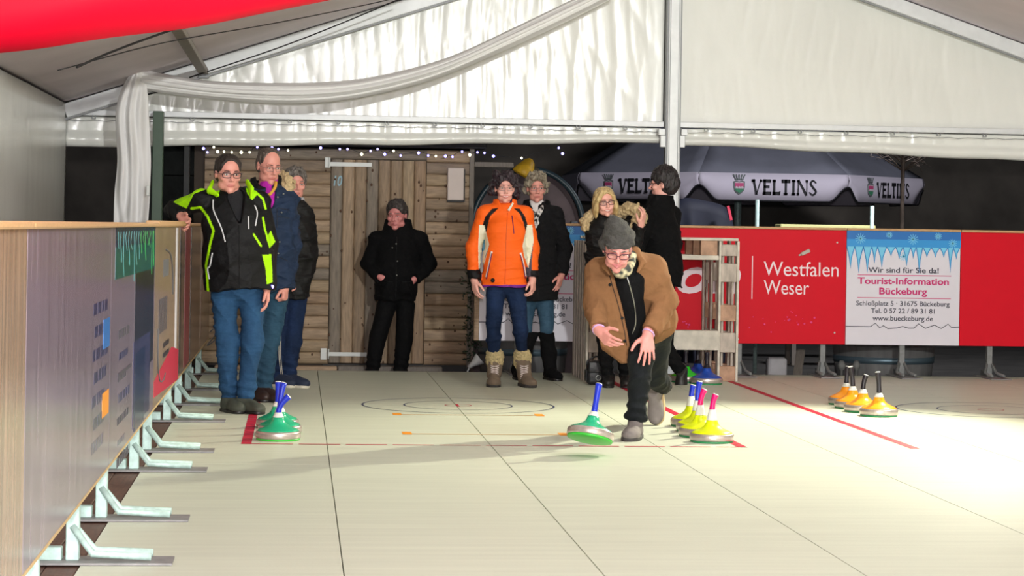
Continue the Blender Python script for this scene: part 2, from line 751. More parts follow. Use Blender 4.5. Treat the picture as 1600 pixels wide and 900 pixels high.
tag(dr, 'white cloth drape hung in a swag below the roof with a long tail at left', 'drape')
wire([(216, 109), (226, 84), (240, 48), (246, 34)], [YD, YD, YD - .02, YD - .04], 0.008, 'black cord tying the white drape up to the roof', name='cord')

m_redcloth = mat('red_cloth', s2l(216, 0, 40), 0.6, spec=.2, var=0.05, vscale=2, bump=0.05, bscale=5)
YR = 9.0
lo = interp([at(x, y, YR) for x, y in [(-40, 88), (60, 76), (177, 57), (300, 42), (400, 24), (525, -1), (640, -34)]], 60)
bm = B()
P = []
for i in range(60):
    p = lo[i]
    row = []
    rr = 0.20 if 0 < i < 59 else .002
    for j in range(25):
        a = PI * 2 * j / 24 - PI / 2
        row.append(p + Vector((0, rr * math.cos(a) * (1 + .03 * math.sin(7 * a + i * .1)), .2 + rr * math.sin(a) * (1 + .02 * math.sin(5 * a + i * .13)))))
    P.append(row)
grid(bm, P)
rc = obj('red_cloth', bm, m_redcloth, None, True, origin=lo[30])
tag(rc, 'bright red stuffed cloth roll hanging under the tent roof at top left', 'cloth')
# ================================================================== WOODEN HUT
m_wood = mat('weathered_wood', s2l(136, 122, 106), 0.62, attr=True, var=0.30, vscale=6, vstretch=(1.2, 1, 9), bump=0.3, bscale=10, bstretch=(1, 1, 14))
m_woodv = mat('weathered_wood_upright', s2l(152, 130, 102), 0.62, attr=True, var=0.30, vscale=6, vstretch=(9, 1, 1.2), bump=0.3, bscale=10, bstretch=(14, 1, 1))
m_knot = mat('wood_knot', s2l(88, 62, 44), 0.7)
m_whitemetal = mat('white_painted_metal', s2l(225, 228, 224), 0.45, var=0.05)
m_rust = mat('dark_screw', (0.05, 0.045, 0.04), 0.6, metal=0.5)
YH = 20.95
hx0, hx1 = at(318, 400, YH).x, at(737, 400, YH).x
dx0, dx1 = at(515, 400, YH).x, at(664, 400, YH).x
hz0 = at(620, 570, YH).z
hz1 = at(560, 236, YH).z + 0.02
dz1 = at(560, 250, YH).z


def setcol(o, fn):
    me = o.data
    a = me.color_attributes.new('col', 'FLOAT_COLOR', 'POINT')
    arr = np.ones((len(me.vertices), 4), dtype=np.float32)
    for i, v in enumerate(me.vertices):
        arr[i, :3] = fn(v.co)
    a.data.foreach_set('color', arr.ravel())


WCOLS = [s2l(150, 128, 104), s2l(164, 142, 114), s2l(138, 120, 102), s2l(156, 130, 104), s2l(168, 144, 118), s2l(134, 122, 108)]


def planks(bm, x0, x1, z0, z1, y, vert, pitch, cl, rng):
    "rounded boards, bulging towards -Y; colour per board"
    lay = bm.verts.layers.float_color.get('col') or bm.verts.layers.float_color.new('col')
    a0, a1 = (x0, x1) if vert else (z0, z1)
    n = max(1, round((a1 - a0) / pitch))
    for i in range(n):
        s0, s1 = a0 + (a1 - a0) * i / n, a0 + (a1 - a0) * (i + 1) / n
        c = WCOLS[rng.randrange(len(WCOLS))]
        dy = rng.uniform(-.003, .003)
        prof = [(0.0, 0.012), (0.03, 0.0), (0.12, -0.009), (0.3, -0.013), (0.5, -0.015), (0.7, -0.013), (0.88, -0.009), (0.97, 0.0), (1.0, 0.012)]
        rows = []
        for (t, d) in prof:
            s = s0 + (s1 - s0) * t
            if vert:
                rows.append([(s, y + d + dy, z0), (s, y + d + dy, z1)])
            else:
                rows.append([(x0, y + d + dy, s), (x1, y + d + dy, s)])
        # back
        b0, b1 = rows[0], rows[-1]
        rows = [[(p[0], y + 0.03, p[2]) for p in b0]] + rows + [[(p[0], y + 0.03, p[2]) for p in b1]]
        vs = grid(bm, rows)
        for r in vs:
            for v in r:
                v[lay] = (*c, 1)


rng = random.Random(3)
hut = thing('wooden_hut', 'weathered wooden plank hut with an upright boarded door, behind the rink', 'hut', ((hx0 + hx1) / 2, YH + .6, -0.2))
for (xa, xb) in ((hx0, dx0 - .004), (dx1 + .004, hx1 - .035)):
    bm = B()
    planks(bm, xa, xb, hz0, hz1, YH, False, 0.112, None, rng)
    bmesh.ops.recalc_face_normals(bm, faces=bm.faces)
    obj('plank_wall', bm, m_wood, hut)
bm = B()
planks(bm, dx0 - .004, dx1 + .004, dz1 + .004, hz1, YH + .01, False, 0.10, None, rng)
obj('lintel', bm, m_wood, hut)
bm = B()
planks(bm, dx0, dx1, hz0 + .015, dz1, YH - 0.012, True, 0.107, None, rng)
door = obj('door', bm, m_woodv, hut, label='door of upright boards with white strap hinges')
for o_, (pa, pb, pl) in {'t': ((508, 246, 516, 262), (514, 253, 581, 261), 0), 'b': ((501, 544, 510, 562), (513, 550, 573, 557), 0)}.items():
    bm = B()
    a, b = at(pa[0], pa[1], YH - .03), at(pa[2], pa[3], YH - .03)
    box(bm, (a.x, YH - .036, b.z), (b.x, YH - .026, a.z), 0.002)
    c, d = at(pb[0], pb[1], YH - .03), at(pb[2], pb[3], YH - .03)
    box(bm, (c.x, YH - .036, d.z), (d.x, YH - .029, c.z), 0.003)
    tube(bm, [(c.x, YH - .036, a.z - .005), (c.x, YH - .036, b.z + .005)], 0.008, 8)
    hg = obj('hinge', bm, m_whitemetal, door, label='white painted strap hinge')
    bm = B()
    for k in range(4):
        lathe(bm, [(0.005, 0), (0.003, .003)], 8, Matrix.Translation((a.x + .012 + .02 * (k % 2), YH - .036, b.z + .02 + .05 * (k // 2))) @ Matrix.Rotation(PI / 2, 4, 'X'))
    for k in range(4):
        lathe(bm, [(0.005, 0), (0.003, .003)], 8, Matrix.Translation((c.x + .06 + .09 * k, YH - .036, (c.z + d.z) / 2)) @ Matrix.Rotation(PI / 2, 4, 'X'))
# painted number on the door
m_chalk = mat('pale_blue_paint', s2l(150, 185, 200), 0.6)
a, b = at(521, 290, YH), at(535, 275, YH)
bm = fit_text('10', a.x, b.x, a.z, YH - .028, cap=(b.z - a.z), bold=0.02, shear=0.2)
obj('number', bm, m_chalk, door, label='pale blue painted number')
# knots
bm = B()
for k in range(110):
    if k < 36:
        x, z = rng.uniform(hx0, dx0), rng.uniform(hz0, hz1)
    elif k < 84:
        x, z = rng.uniform(dx0, dx1), rng.uniform(hz0, dz1)
    else:
        x, z = rng.uniform(dx1, hx1 - .05), rng.uniform(hz0, hz1)
    r = rng.uniform(.005, .012)
    M = Matrix.Translation((x, YH - .0255 if k >= 36 and k < 84 else YH - .0145, z)) @ Matrix.Rotation(PI / 2, 4, 'X') @ Matrix.Diagonal((1, 1.4, 1, 1))
    lathe(bm, [(r, -0.004), (r * .8, .004), (r * .3, .005)], 9, M)
obj('knots', bm, m_knot, hut)['kind'] = 'stuff'
bm = B()
box(bm, (hx1 - .035, YH - .03, hz0 - .02), (hx1 + .01, YH + .04, hz1 + .02), 0.004)
m_grey = mat('grey_painted_wood', s2l(120, 112, 104), 0.7, var=0.2, vscale=10, vstretch=(6, 6, 1))
obj('corner_post', bm, m_grey, hut)
bm = B()
box(bm, (hx0 - .1, YH + .03, hz0 - .02), (hx1, YH + 1.6, hz1))
obj('rear_body', bm, mat('dark_wood', s2l(60, 50, 42), 0.8), hut)
bm = B()
box(bm, (hx0 - .35, YH - .1, hz1 + .02), (hx1 + .12, YH + 1.7, hz1 + .12), 0.01)
obj('roof', bm, mat('dark_roof_felt', (0.03, 0.03, 0.032), 0.8, bump=0.3, bscale=80), hut)
bm = B()
box(bm, (dx0 - .05, YH - .012, hz0 - .06), (hx1 - .04, YH + .01, hz0 + .002))
obj('threshold_gap', bm, m_black, hut)
# sill beams in front of the hut
m_plank = mat('pale_plank', s2l(176, 150, 124), 0.7, var=0.25, vscale=8, vstretch=(1, 1, 8), bump=0.2)
for (pa, pb, lab) in (((336, 570), (526, 583), 'pale squared sill beam lying left under the wooden hut'), ((528, 571), (690, 584), 'greyer squared sill beam lying under the hut door')):
    a, b = at(pa[0], pa[1], 20.7), at(pb[0], pb[1], 20.7)
    bm = B()
    box(bm, (a.x, 20.6, -0.205), (b.x, 20.75, a.z), 0.006)
    tag(obj('sill_beam', bm, m_plank if pa[0] < 400 else m_grey, None, origin=((a.x + b.x) / 2, 20.67, -.205)), lab, 'beam')
# white box on the hut wall
a, b = at(698, 313, YH), at(724, 263, YH)
bm = B()
box(bm, (a.x, YH - .10, a.z), (b.x, YH - .013, b.z), 0.006)
wb = obj('wall_box', bm, mat('pale_box', s2l(205, 190, 182), 0.5, var=0.06, vscale=6), None, origin=((a.x + b.x) / 2, YH - .02, a.z))
tag(wb, 'pale narrow upright box mounted on the hut wall right of the door', 'box')
bm = B()
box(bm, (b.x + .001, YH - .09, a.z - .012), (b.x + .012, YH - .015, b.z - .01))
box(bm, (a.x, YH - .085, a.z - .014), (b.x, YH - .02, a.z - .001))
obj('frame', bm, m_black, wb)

# fairy lights
fs = thing('fairy_lights', 'string of bluish white fairy lights along the top edge of the hut', 'fairy lights', at(560, 240, YH - .2))
pix = [(318, 232), (324, 238), (334, 230), (340, 237), (350, 237), (362, 238), (377, 238), (390, 238), (402, 230), (425, 231), (435, 233), (450, 235), (501, 231), (531, 233), (543, 233), (565, 241), (579, 236), (590, 233), (601, 241), (615, 236), (626, 243), (654, 239), (669, 243), (681, 244), (696, 244), (707, 245), (722, 237), (734, 242), (746, 238), (757, 239), (771, 244), (815, 247), (873, 231), (879, 240)]
m_b1 = mat('bulb_blue', (0.35, 0.32, 1.0), 0.4, emit=3.2)
m_b2 = mat('bulb_warm', (1.0, 0.95, 0.62), 0.4, emit=4)
P = [at(x, y, YH - .13) for x, y in pix]
bm = B()
Q = interp(P, 150)
tube(bm, [p + Vector((0, .01, .012)) for p in Q], 0.0025, 5)
obj('wire', bm, m_cable, fs)
for i, p in enumerate(P):
    bm = B()
    rr = 0.011 if i % 3 else 0.014
    lathe(bm, [(rr * .35, -rr), (rr * .8, -rr * .6), (rr, 0), (rr * .8, rr * .6), (rr * .35, rr)], 10, Matrix.Translation(p))
    obj('bulb', bm, m_b1 if pix[i][0] > 395 and i % 4 != 3 or i < 2 else m_b2, fs, True)

# ---- greenish post and dark things left of the hut
bm = B()
a, b = at(239, 226, 20.3), at(253, 350, 20.3)
box(bm, (a.x, 20.25, -0.2), (b.x, 20.4, a.z + .3), 0.004)
struct(obj('trim_8', bm, mat('green_post', s2l(70, 92, 74), 0.5, var=0.1)))
bm = B()
box(bm, (-1.05, 20.62, -0.2), (-0.995, 20.7, 2.3), 0.004)
struct(obj('trim_9', bm, mat('black_frame', s2l(24, 26, 28), 0.6)))
bm = B()
a, b = at(229, 290, YD - .18), at(234, 306, YD - .18)
box(bm, (a.x, YD - .21, b.z), (b.x, YD - .16, a.z), 0.003)
tag(obj('clip', bm, m_whitemetal, None, origin=a), 'small white plastic clip on the hanging drape tail', 'clip')

# dark stone building far behind, and night background
m_dkb = mat('dark_facade', s2l(104, 98, 90), 0.9, var=0.5, vscale=1.2, bump=0.4, bscale=5)
bm = B()
box(bm, (-25, 36, -0.3), (45, 38, 12))
struct(obj('wall_far', bm, m_dkb))
bm = B()
for k in range(5):
    box(bm, (-1.6 + .02 * (k % 2), 24, -0.2 + .5 * k), (0.6, 24.4, .29 + .5 * k), 0.01)
struct(obj('wall_stone', bm, mat('dark_stone', s2l(58, 62, 58), 0.9, var=0.4, vscale=4, bump=.4, bscale=14)))

# arched stall frame to the right of the hut
YA = 22.6
ar = thing('arched_stall', 'dark arched stall front standing behind the two women beside the hut', 'stall', at(825, 560, YA) * 1.0)
ar.location.z = -0.2
cx = at(826, 300, YA).x
rad = at(912, 300, YA).x - cx
zc = at(826, 355, YA).z
bm = B()
arc = [(cx + rad * math.cos(a), YA, zc + rad * 1.05 * math.sin(a)) for a in [PI * k / 30 for k in range(31)]]
arc = [(cx + rad, YA, -0.2)] + arc + [(cx - rad, YA, -0.2)]
tube(bm, arc, 0.03, 10)
obj('arch_tube', bm, mat('dark_teal_paint', s2l(40, 58, 66), 0.4), ar)
bm = B()
vs = [bm.verts.new((p[0], YA + .35, p[2])) for p in arc]
bm.faces.new(vs)
bmesh.ops.triangulate(bm, faces=bm.faces[:])
o = obj('back_panel', bm, mat('dim_plum_panel', s2l(92, 78, 80), 0.7, var=0.35, vscale=4), ar)
solidify(o, 0.02, 1)
bm = B()
box(bm, (cx - rad + .03, YA - .02, .9), (cx + rad - .03, YA + .3, 1.15), 0.01)
obj('counter', bm, mat('dark_counter', s2l(40, 40, 44), 0.6), ar)
bm = B()
for k in range(4):
    x = cx + .12 + .11 * k
    box(bm, (x, YA + .1, 1.16), (x + .07, YA + .2, 1.3 + .08 * (k % 2)), 0.01)
obj('goods', bm, mat('grey_goods', s2l(110, 112, 118), 0.7, var=.4), ar)
# beam over the opening
bm = B()
a, b = at(741, 253, YH + .1), at(802, 262, YH + .1)
box(bm, (a.x, YH + .05, b.z), (b.x, YH + .12, a.z), 0.004)
struct(obj('trim_10', bm, m_grey))
# yellow lamp shade
yl = thing('yellow_lantern', 'yellow lantern hanging above the grey haired woman', 'lantern', at(818, 250, 22.0))
p = at(818, 270, 22.45)
bm = B()
lathe(bm, [(.02, .16), (.055, .13), (.10, .03), (.115, -.02), (.1, -.03), (.05, .02)], 14, Matrix.Translation(p) @ Matrix.Rotation(.5, 4, 'Y'))
obj('shade', bm, mat('yellow_shade', s2l(205, 160, 40), 0.5, var=.3, vscale=20, emit=0.12), yl, True)
bm = B()
lathe(bm, [(.03, -.05), (.06, 0), (.07, .06), (.03, .1)], 12, Matrix.Translation(p + Vector((.11, .1, -0.03))))
obj('bracket', bm, mat('dark_olive', s2l(70, 62, 44), 0.7), yl, True)

# ================================================================== RINK BOARDS
m_adwhite = mat('ad_white', s2l(226, 222, 232), 0.35, var=0.02)
m_adred = mat('ad_red', s2l(216, 0, 32), 0.5, spec=.2, var=0.02)
m_adblue = mat('ad_blue', s2l(40, 150, 222), 0.35)
m_adblue2 = mat('ad_light_blue', s2l(120, 205, 240), 0.35)
m_adblue3 = mat('ad_deep_blue', s2l(20, 110, 190), 0.35)
m_ink = mat('dark_ink', s2l(52, 50, 70), 0.5)
m_mag = mat('magenta_ink', s2l(205, 10, 110), 0.5)
m_txt = mat('white_letters', s2l(245, 225, 232), 0.4)
m_rail = mat('pale_wood_rail', s2l(200, 158, 112), 0.5, var=0.15, vscale=10, vstretch=(1, 8, 8))
m_steel = mat('galvanised_steel', s2l(186, 212, 206), 0.5, metal=0.25, var=0.22, vscale=30)
m_foot = mat('worn_steel_foot', s2l(140, 138, 138), 0.6, metal=0.1, var=0.2, vscale=15)
m_postgrey = mat('grey_steel', s2l(128, 130, 130), 0.55, metal=0.2, var=0.2, vscale=25)
m_back = mat('board_back', s2l(90, 90, 95), 0.7)
ZB0, ZB1 = at(1200, 537, YF).z, at(1200, 358, YF).z


def tourist_ad(par, x0, x1, y, z0, z1):
    "printed face of the tourist board: icicles, stars, lettering, skyline"
    W, H = x1 - x0, z1 - z0
    n = 24
    # top band of printed sky
    bm = B()
    P = []
    box(bm, (x0, y - .002, z1 - .075 * H), (x1, y - .0005, z1))
    obj('print_sky', bm, m_adblue3, par)
    bm = B()
    box(bm, (x0, y - .002, z1 - .14 * H), (x1, y - .0005, z1 - .075 * H))
    obj('print_sky', bm, m_adblue, par)
    r = random.Random(5)
    bm = B()
    bm2 = B()
    x = x0
    while x < x1 - .01:
        wd = min(r.uniform(.05, .085) * W / 1.03, x1 - x)
        h = r.uniform(.06, .24) * H
        zt = z1 - .14 * H
        q = [(x, zt), (x + wd * .12, zt - h * .15), (x + wd * .35, zt - h * .5), (x + wd * .5, zt - h), (x + wd * .62, zt - h * .5), (x + wd * .85, zt - h * .18), (x + wd, zt)]
        poly(bm, [Vector((a, y - .0005, b)) for a, b in q], (0, -.0015, 0))
        tube(bm2, [Vector((a, y - .0025, b)) for a, b in q], .004, 4)
        x += wd
    obj('print_icicles', bm, m_adblue2, par)
    obj('print_outline', bm2, m_adblue, par)
    for (u, v, s) in ((.12, .93, .05), (.37, .965, .03), (.58, .93, .05), (.8, .96, .035), (.5, .78, .04), (.93, .9, .04)):
        bm = B()
        c = Vector((x0 + u * W, y - .003, z0 + v * H))
        for k in range(6):
            a = PI * k / 6
            d = Vector((math.cos(a), 0, math.sin(a))) * s * 1.0
            beam(bm, c - d, c + d, .005, .001, (0, 1, 0))
        obj('print_snowflake', bm, m_adblue2, par)
    cx = (x0 + x1) / 2
    rows = [('Wir sind für Sie da!', .62, .635, .04, m_ink, .014), ('Tourist-Information', .80, .535, .048, m_mag, .022), ('Bückeburg', .42, .445, .05, m_mag, .022),
            ('Schloßplatz 5 · 31675 Bückeburg', .82, .345, .036, m_ink, .01), ('Tel. 0 57 22 / 89 31 81', .56, .28, .036, m_ink, .01), ('www.bueckeburg.de', .53, .215, .036, m_ink, .01)]
    for (t, wf, v, cap, m, bo) in rows:
        bm = fit_text(t, cx - wf * W / 2, cx + wf * W / 2, z0 + v * H, y - .002, cap * 1.15 * H, bo)
        obj('lettering', bm, m, par)
    for v in (.61, .41):
        bm = B()
        box(bm, (cx - .40 * W, y - .002, z0 + v * H), (cx + .42 * W, y - .0005, z0 + v * H + .006))
        obj('print_rule', bm, m_mag, par)
    sk = [(0, .16), (.22, .16), (.26, .19), (.3, .15), (.33, .17), (.37, .145), (.45, .15), (.5, .165), (.55, .15), (.6, .15), (.64, .19), (.7, .15), (.78, .18), (.84, .15), (.9, .19), (.93, .16), (1, .165)]
    bm = B()
    tube(bm, [Vector((x0 + a * W, y - .002, z0 + b * H)) for a, b in sk], .0035, 4)
    obj('print_skyline', bm, m_ink, par)


def support(par, pos, axis, side):
    """steel stand: upright + foot plate with two tubes.  axis: direction across the board (unit, towards the rink)"""
    p, a = Vector(pos), Vector(axis)
    t = Vector((-a.y, a.x, 0))
    ms = m_steel if abs(a.x) > .5 else m_postgrey
    bm = B()
    beam(bm, p + Vector((0, 0, 0.01)), p + Vector((0, 0, 1.22)), .05, .05, t, .003)
    up_ = obj('upright', bm, ms, par)
    bm = B()
    beam(bm, p - a * .18 + Vector((0, 0, .006)), p + a * .38 + Vector((0, 0, .006)), .19, .008, (0, 0, 1))
    ft = obj('foot_plate', bm, m_foot, par)
    bm = B()
    for s in (-.06, .05):
        tube(bm, [p + a * .0 + t * s * .3 + Vector((0, 0, .14)), p + a * .08 + t * s + Vector((0, 0, .04)), p + a * .30 + t * s + Vector((0, 0, .03))], .015, 8)
    beam(bm, p - a * .17 + Vector((0, 0, .035)), p - a * .04 + Vector((0, 0, .035)), .05, .05, (0, 0, 1), .003)
    obj('foot_tube', bm, ms, par)


def back_board(name, x0, x1, label, feet, m):
    t = thing(name, label, 'rink board', ((x0 + x1) / 2, YF, 0))
    bm = B()
    box(bm, (x0 + .002, YF, ZB0), (x1 - .002, YF + .02, ZB1), .002)
    pn = obj('panel', bm, m, t)
    bm = B()
    box(bm, (x0 + .002, YF - .02, ZB1), (x1 - .002, YF + .045, ZB1 + .022), .004)
    obj('top_rail', bm, m_rail, t)
    for fx in feet:
        support(t, (fx, YF + .06, 0.0), (0, -1, 0), 1)
    return t, pn


bxa = at(749, 450, YF).x
bxb = at(925, 450, YF).x
bxc = at(1322, 450, YF).x
bxd = at(1500, 450, YF).x
t1, pn1 = back_board('rink_board', bxa, bxb, 'white tourist board with icicle print, behind the orange jacket and the black coat', [bxa + .35], m_adwhite)
tourist_ad(pn1, bxa, bxb, YF, ZB0, ZB1)
bm = B()
a = at(741, 480, YF).x
box(bm, (a, YF - .01, ZB0), (bxa, YF + .03, ZB1 + .02), .003)
obj('edge_post', bm, m_plank, t1)
t2, pn2 = back_board('rink_board', bxb, bxc, 'bright red board with a white power company logo, behind the pallets', [bxb + .3, at(1157, 500, YF).x, at(1288, 500, YF).x], m_adred)
t3, pn3 = back_board('rink_board', bxc, bxd, 'white tourist board with icicle print at the right, above the dark planter', [at(1412, 500, YF).x], m_adwhite)
tourist_ad(pn3, bxc, bxd, YF, ZB0, ZB1)
t4, pn4 = back_board('rink_board', bxd, bxd + 2.3, 'plain red board at the far right end of the back boards', [bxd + .3, bxd + 1.6], m_adred)
# lettering on the red board
e0, e1 = at(985, 455, YF), at(1158, 415, YF)
bm = fit_text('e·on', e0.x, e1.x, e0.z, YF - .002, cap=(e1.z - e0.z) * 1.32, bold=.022, shear=.28)
obj('logo', bm, m_txt, pn2, label='white italic company logo')
for (t_, xa, xb, yb, cp) in (('Westfalen', 1193, 1310, 430.5, 24), ('Weser', 1193, 1264, 459.5, 24)):
    a, b = at(xa, yb, YF), at(xb, yb, YF)
    bm = fit_text(t_, a.x, b.x, a.z, YF - .002, cap=cp / 172.0 * .92)
    obj('lettering', bm, m_txt, pn2, label='white lettering')
bm = B()
a, b = at(1174, 467, YF), at(1176.5, 400, YF)
box(bm, (a.x, YF - .003, a.z), (b.x, YF - .0005, b.z))
obj('print_rule', bm, m_txt, pn2)
bm = B()
c = at(1257, 395, YF - .01)
R = Matrix.Rotation(-.45, 3, 'Y')
box(bm, c + Vector((-.035, -.008, -.016)), c + Vector((.055, .008, .016)), .004, R=R, piv=c)
box(bm, c + Vector((-.06, -.006, -.008)), c + Vector((-.035, .006, .008)), .002, R=R, piv=c)
for k in range(4):
    box(bm, c + Vector((-.02 + .018 * k, -.0095, -.016)), c + Vector((-.012 + .018 * k, -.0075, .016)), R=R, piv=c)
obj('clasp', bm, mat('metal_grey', s2l(170, 160, 150), .4, metal=.4), pn2, label='small grey metal clasp')
bm = B()
for (px, py) in ((1308, 379), (1304, 520), (1153, 375), (1153, 530)):
    lathe(bm, [(.009, 0), (.007, .003)], 10, Matrix.Translation(at(px, py, YF)) @ Matrix.Rotation(PI / 2, 4, 'X'))
obj('screw', bm, m_whitemetal, pn2)
bm = B()
rr = random.Random(11)
for k in range(26):
    px, py = (rr.gauss(1243, 9), rr.gauss(497, 9)) if k < 13 else (rr.gauss(1196, 16), rr.gauss(504, 7)) if k < 20 else (rr.gauss(1070, 9), rr.gauss(505, 5))
    s_ = rr.uniform(.004, .012)
    lathe(bm, [(s_, 0), (s_ * .6, .0015)], 7, Matrix.Translation(at(px, py, YF)) @ Matrix.Rotation(PI / 2, 4, 'X'))
obj('scuffs', bm, mat('pink_scuff', s2l(240, 70, 140), .6), pn2)

# boards along the left side
ZL1 = 1.275
m_lp1 = mat('left_ad_lilac', s2l(134, 120, 134), 0.2, spec=0.6, var=0.38, vscale=3, vstretch=(1, 7, .35))
m_lp2 = mat('left_ad_beige', s2l(160, 136, 116), 0.2, spec=0.6, var=0.38, vscale=3, vstretch=(1, 7, .35))
m_lp3 = mat('left_ad_brown', s2l(118, 90, 78), 0.2, spec=0.6, var=0.38, vscale=3, vstretch=(1, 7, .35))
m_lblue = mat('left_ad_blue', s2l(24, 44, 84), .2)
m_lteal = mat('left_ad_teal', s2l(16, 96, 98), .2)
m_lviolet = mat('left_ad_violet', s2l(62, 62, 100), .2)
m_lred = mat('left_ad_red', s2l(205, 40, 70), .3)
m_lmaroon = mat('left_ad_maroon', s2l(140, 30, 52), .3)
m_ldark = mat('left_ad_dark', s2l(40, 38, 46), .2)
m_lgreen = mat('left_ad_green', s2l(60, 170, 80), .4)
m_edge = mat('board_edge_wood', s2l(196, 168, 120), 0.6)
joints = [3.5, 6.6, 9.55, 12.45, 15.3, 18.15, 20.2]
lfeet = [(4.2, 5.9), (7.3, 8.65), (9.9, 11.85), (12.85, 14.8), (16.15, 17.6), (19.4,)]
lmat = [m_lp2, m_lp1, m_lp1, m_lp2, m_lp3, m_lp2]
llab = ['beige side board nearest the camera', 'lilac side board with blurred text, second from the camera', 'side board with a dark blue icicle print, nearest board in clear view',
        'beige side board with a grey bracket mark and a red corner', 'brown side board with a maroon stripe, behind the man in the neon jacket',
        'last beige side board, beside the hut']
lb = []
for i in range(6):
    y0, y1 = joints[i], joints[i + 1]
    t = thing('rink_board', llab[i], 'rink board', (XB, (y0 + y1) / 2, 0))
    bm = B()
    box(bm, (XB - .02, y0 + .004, ZB0 - .02), (XB, y1 - .004, ZL1), .002)
    pn = obj('panel', bm, lmat[i], t)
    bm = B()
    box(bm, (XB - .021, y0, ZB0 - .032), (XB + .002, y1, ZB0 - .02), .002)
    obj('bottom_edge', bm, m_edge, t)
    bm = B()
    box(bm, (XB - .055, y0, ZL1), (XB + .022, y1, ZL1 + .022 + (.012 if i == 3 else 0)), .006)
    obj('top_rail', bm, m_rail, t)
    for fy in lfeet[i]:
        support(t, (XB - .055, fy, 0.0), (1, 0, 0), 1)
    lb.append(pn)


def lrect(i, y0, y1, z0, z1, m, name='print_field', e=.0015):
    bm = B()
    box(bm, (XB, y0, z0), (XB + e, y1, z1))
    return obj(name, bm, m, lb[i])


# board with the icicle print
lrect(2, 9.75, 12.40, 1.05, ZL1, m_lteal)
lrect(2, 9.75, 12.40, 1.19, ZL1, m_lblue, e=.002)
lrect(2, 10.95, 12.35, .55, 1.05, m_ldark)
lrect(2, 10.9, 12.1, .30, .72, m_lviolet, e=.002)
lrect(2, 11.0, 11.7, .28, .66, m_lblue, e=.0025)
rr = random.Random(21)
for k in range(16):
    y = 9.85 + k * .16
    h = rr.uniform(.06, .26)
    bm = B()
    tube(bm, interp([(XB + .002, y, ZL1 - .02), (XB + .0015, y + .05 * rr.uniform(-1, 1), ZL1 - h * .4), (XB + .0015, y + .06 * rr.uniform(-1, 1), ZL1 - h * .7), (XB + .0015, y + .05, ZL1 - h)], 12), .0022, 4)
    obj('print_icicle', bm, m_lgreen if k > 8 else mat('left_ad_pale_teal', s2l(90, 150, 150), .3), lb[2])
for k in range(7):
    z = .82 - .095 * k
    q0 = 9.98 + .05 * (k % 2)
    while q0 < 10.62 - .08 * (k % 3):
        q1 = q0 + rr.uniform(.05, .16)
        lrect(2, q0, q1, z - .04, z - .008 * (k % 3), m_lviolet if k % 2 else m_ink, 'print_text_row', .0006)
        q0 = q1 + .025
lrect(2, 9.98, 10.75, .615, .63, m_ink, 'print_rule', .003)
for k in range(7):
    z = .98 - .09 * k
    q0 = 8.75 + .06 * (k % 2)
    while q0 < 9.3:
        q1 = q0 + rr.uniform(.05, .18)
        lrect(1, q0, q1, z - .045, z, m_lviolet, 'print_text_row', .0006)
        q0 = q1 + .03
lrect(1, 9.2, 9.5, .78, .9, m_adblue3)
lrect(1, 9.2, 9.5, .5, .6, m_orange)
# beige board: bracket curve, small text, red corner, white strip
bm = B()
tube(bm, interp([(XB + .003, 13.4, 1.14), (XB + .003, 13.9, 1.10), (XB + .003, 14.15, .98), (XB + .003, 14.2, .85)], 20), .005, 5)
tube(bm, interp([(XB + .003, 12.75, .70), (XB + .003, 12.78, .52), (XB + .003, 12.95, .40), (XB + .003, 13.3, .37), (XB + .003, 13.5, .40)], 20), .005, 5)
obj('print_bracket', bm, m_back, lb[3])
for k in range(7):
    lrect(3, 12.85 + .12 * k, 12.91 + .12 * k, .66, .86, m_ldark, 'print_text_row')
for k in range(3):
    lrect(3, 13.3, 13.9, .44 + .06 * k, .47 + .06 * k, m_ldark, 'print_text_row')
lrect(3, 13.2, 13.75, .98, 1.08, m_back, 'print_emblem')
bm = B()
poly(bm, [Vector((XB + .0005, y, z)) for y, z in ((12.5, .33), (15.0, .26), (15.0, .46), (14.2, .52), (12.5, .42))], (.0015, 0, 0))
obj('print_corner', bm, m_lred, lb[3])
lrect(3, 14.55, 14.75, ZB0, ZL1 - .01, m_adwhite, 'print_strip')
lrect(3, 15.05, 15.28, ZB0, ZL1, m_ldark, 'print_strip')
lrect(4, 15.75, 16.45, ZB0, ZL1, m_lmaroon, 'print_strip')
lrect(4, 16.6, 16.75, ZB0, ZL1, m_ldark, 'print_strip')
lrect(5, 18.4, 18.6, ZB0, ZL1, m_lp3, 'print_strip')
# cable loop at the end of the left boards
bm = B()
tube(bm, interp([(XB + .02, 19.9, .34), (XB + .12, 19.95, .42), (XB + .16, 20.0, .36), (XB + .08, 19.95, .28), (XB + .0, 19.9, .22), (XB + .06, 19.95, .3), (XB + .15, 20.0, .4)], 40), .006, 6)
tag(obj('cable_loop', bm, mat('grey_cable', (.12, .12, .13), .5), None, True, origin=(XB, 19.9, .3)), 'loose grey cable loop hanging at the end of the left boards', 'cable')
# ================================================================== PALLETS
m_pal = mat('grey_pallet_wood', s2l(188, 176, 164), 0.75, var=0.28, vscale=9, vstretch=(3, 3, 1), bump=0.25, bscale=18)
m_pallt = mat('pale_pallet_edge', s2l(212, 204, 190), 0.7, var=0.22, vscale=12)
m_palbl = mat('pallet_block', s2l(186, 148, 122), 0.75, var=0.3, vscale=12, bump=.2)


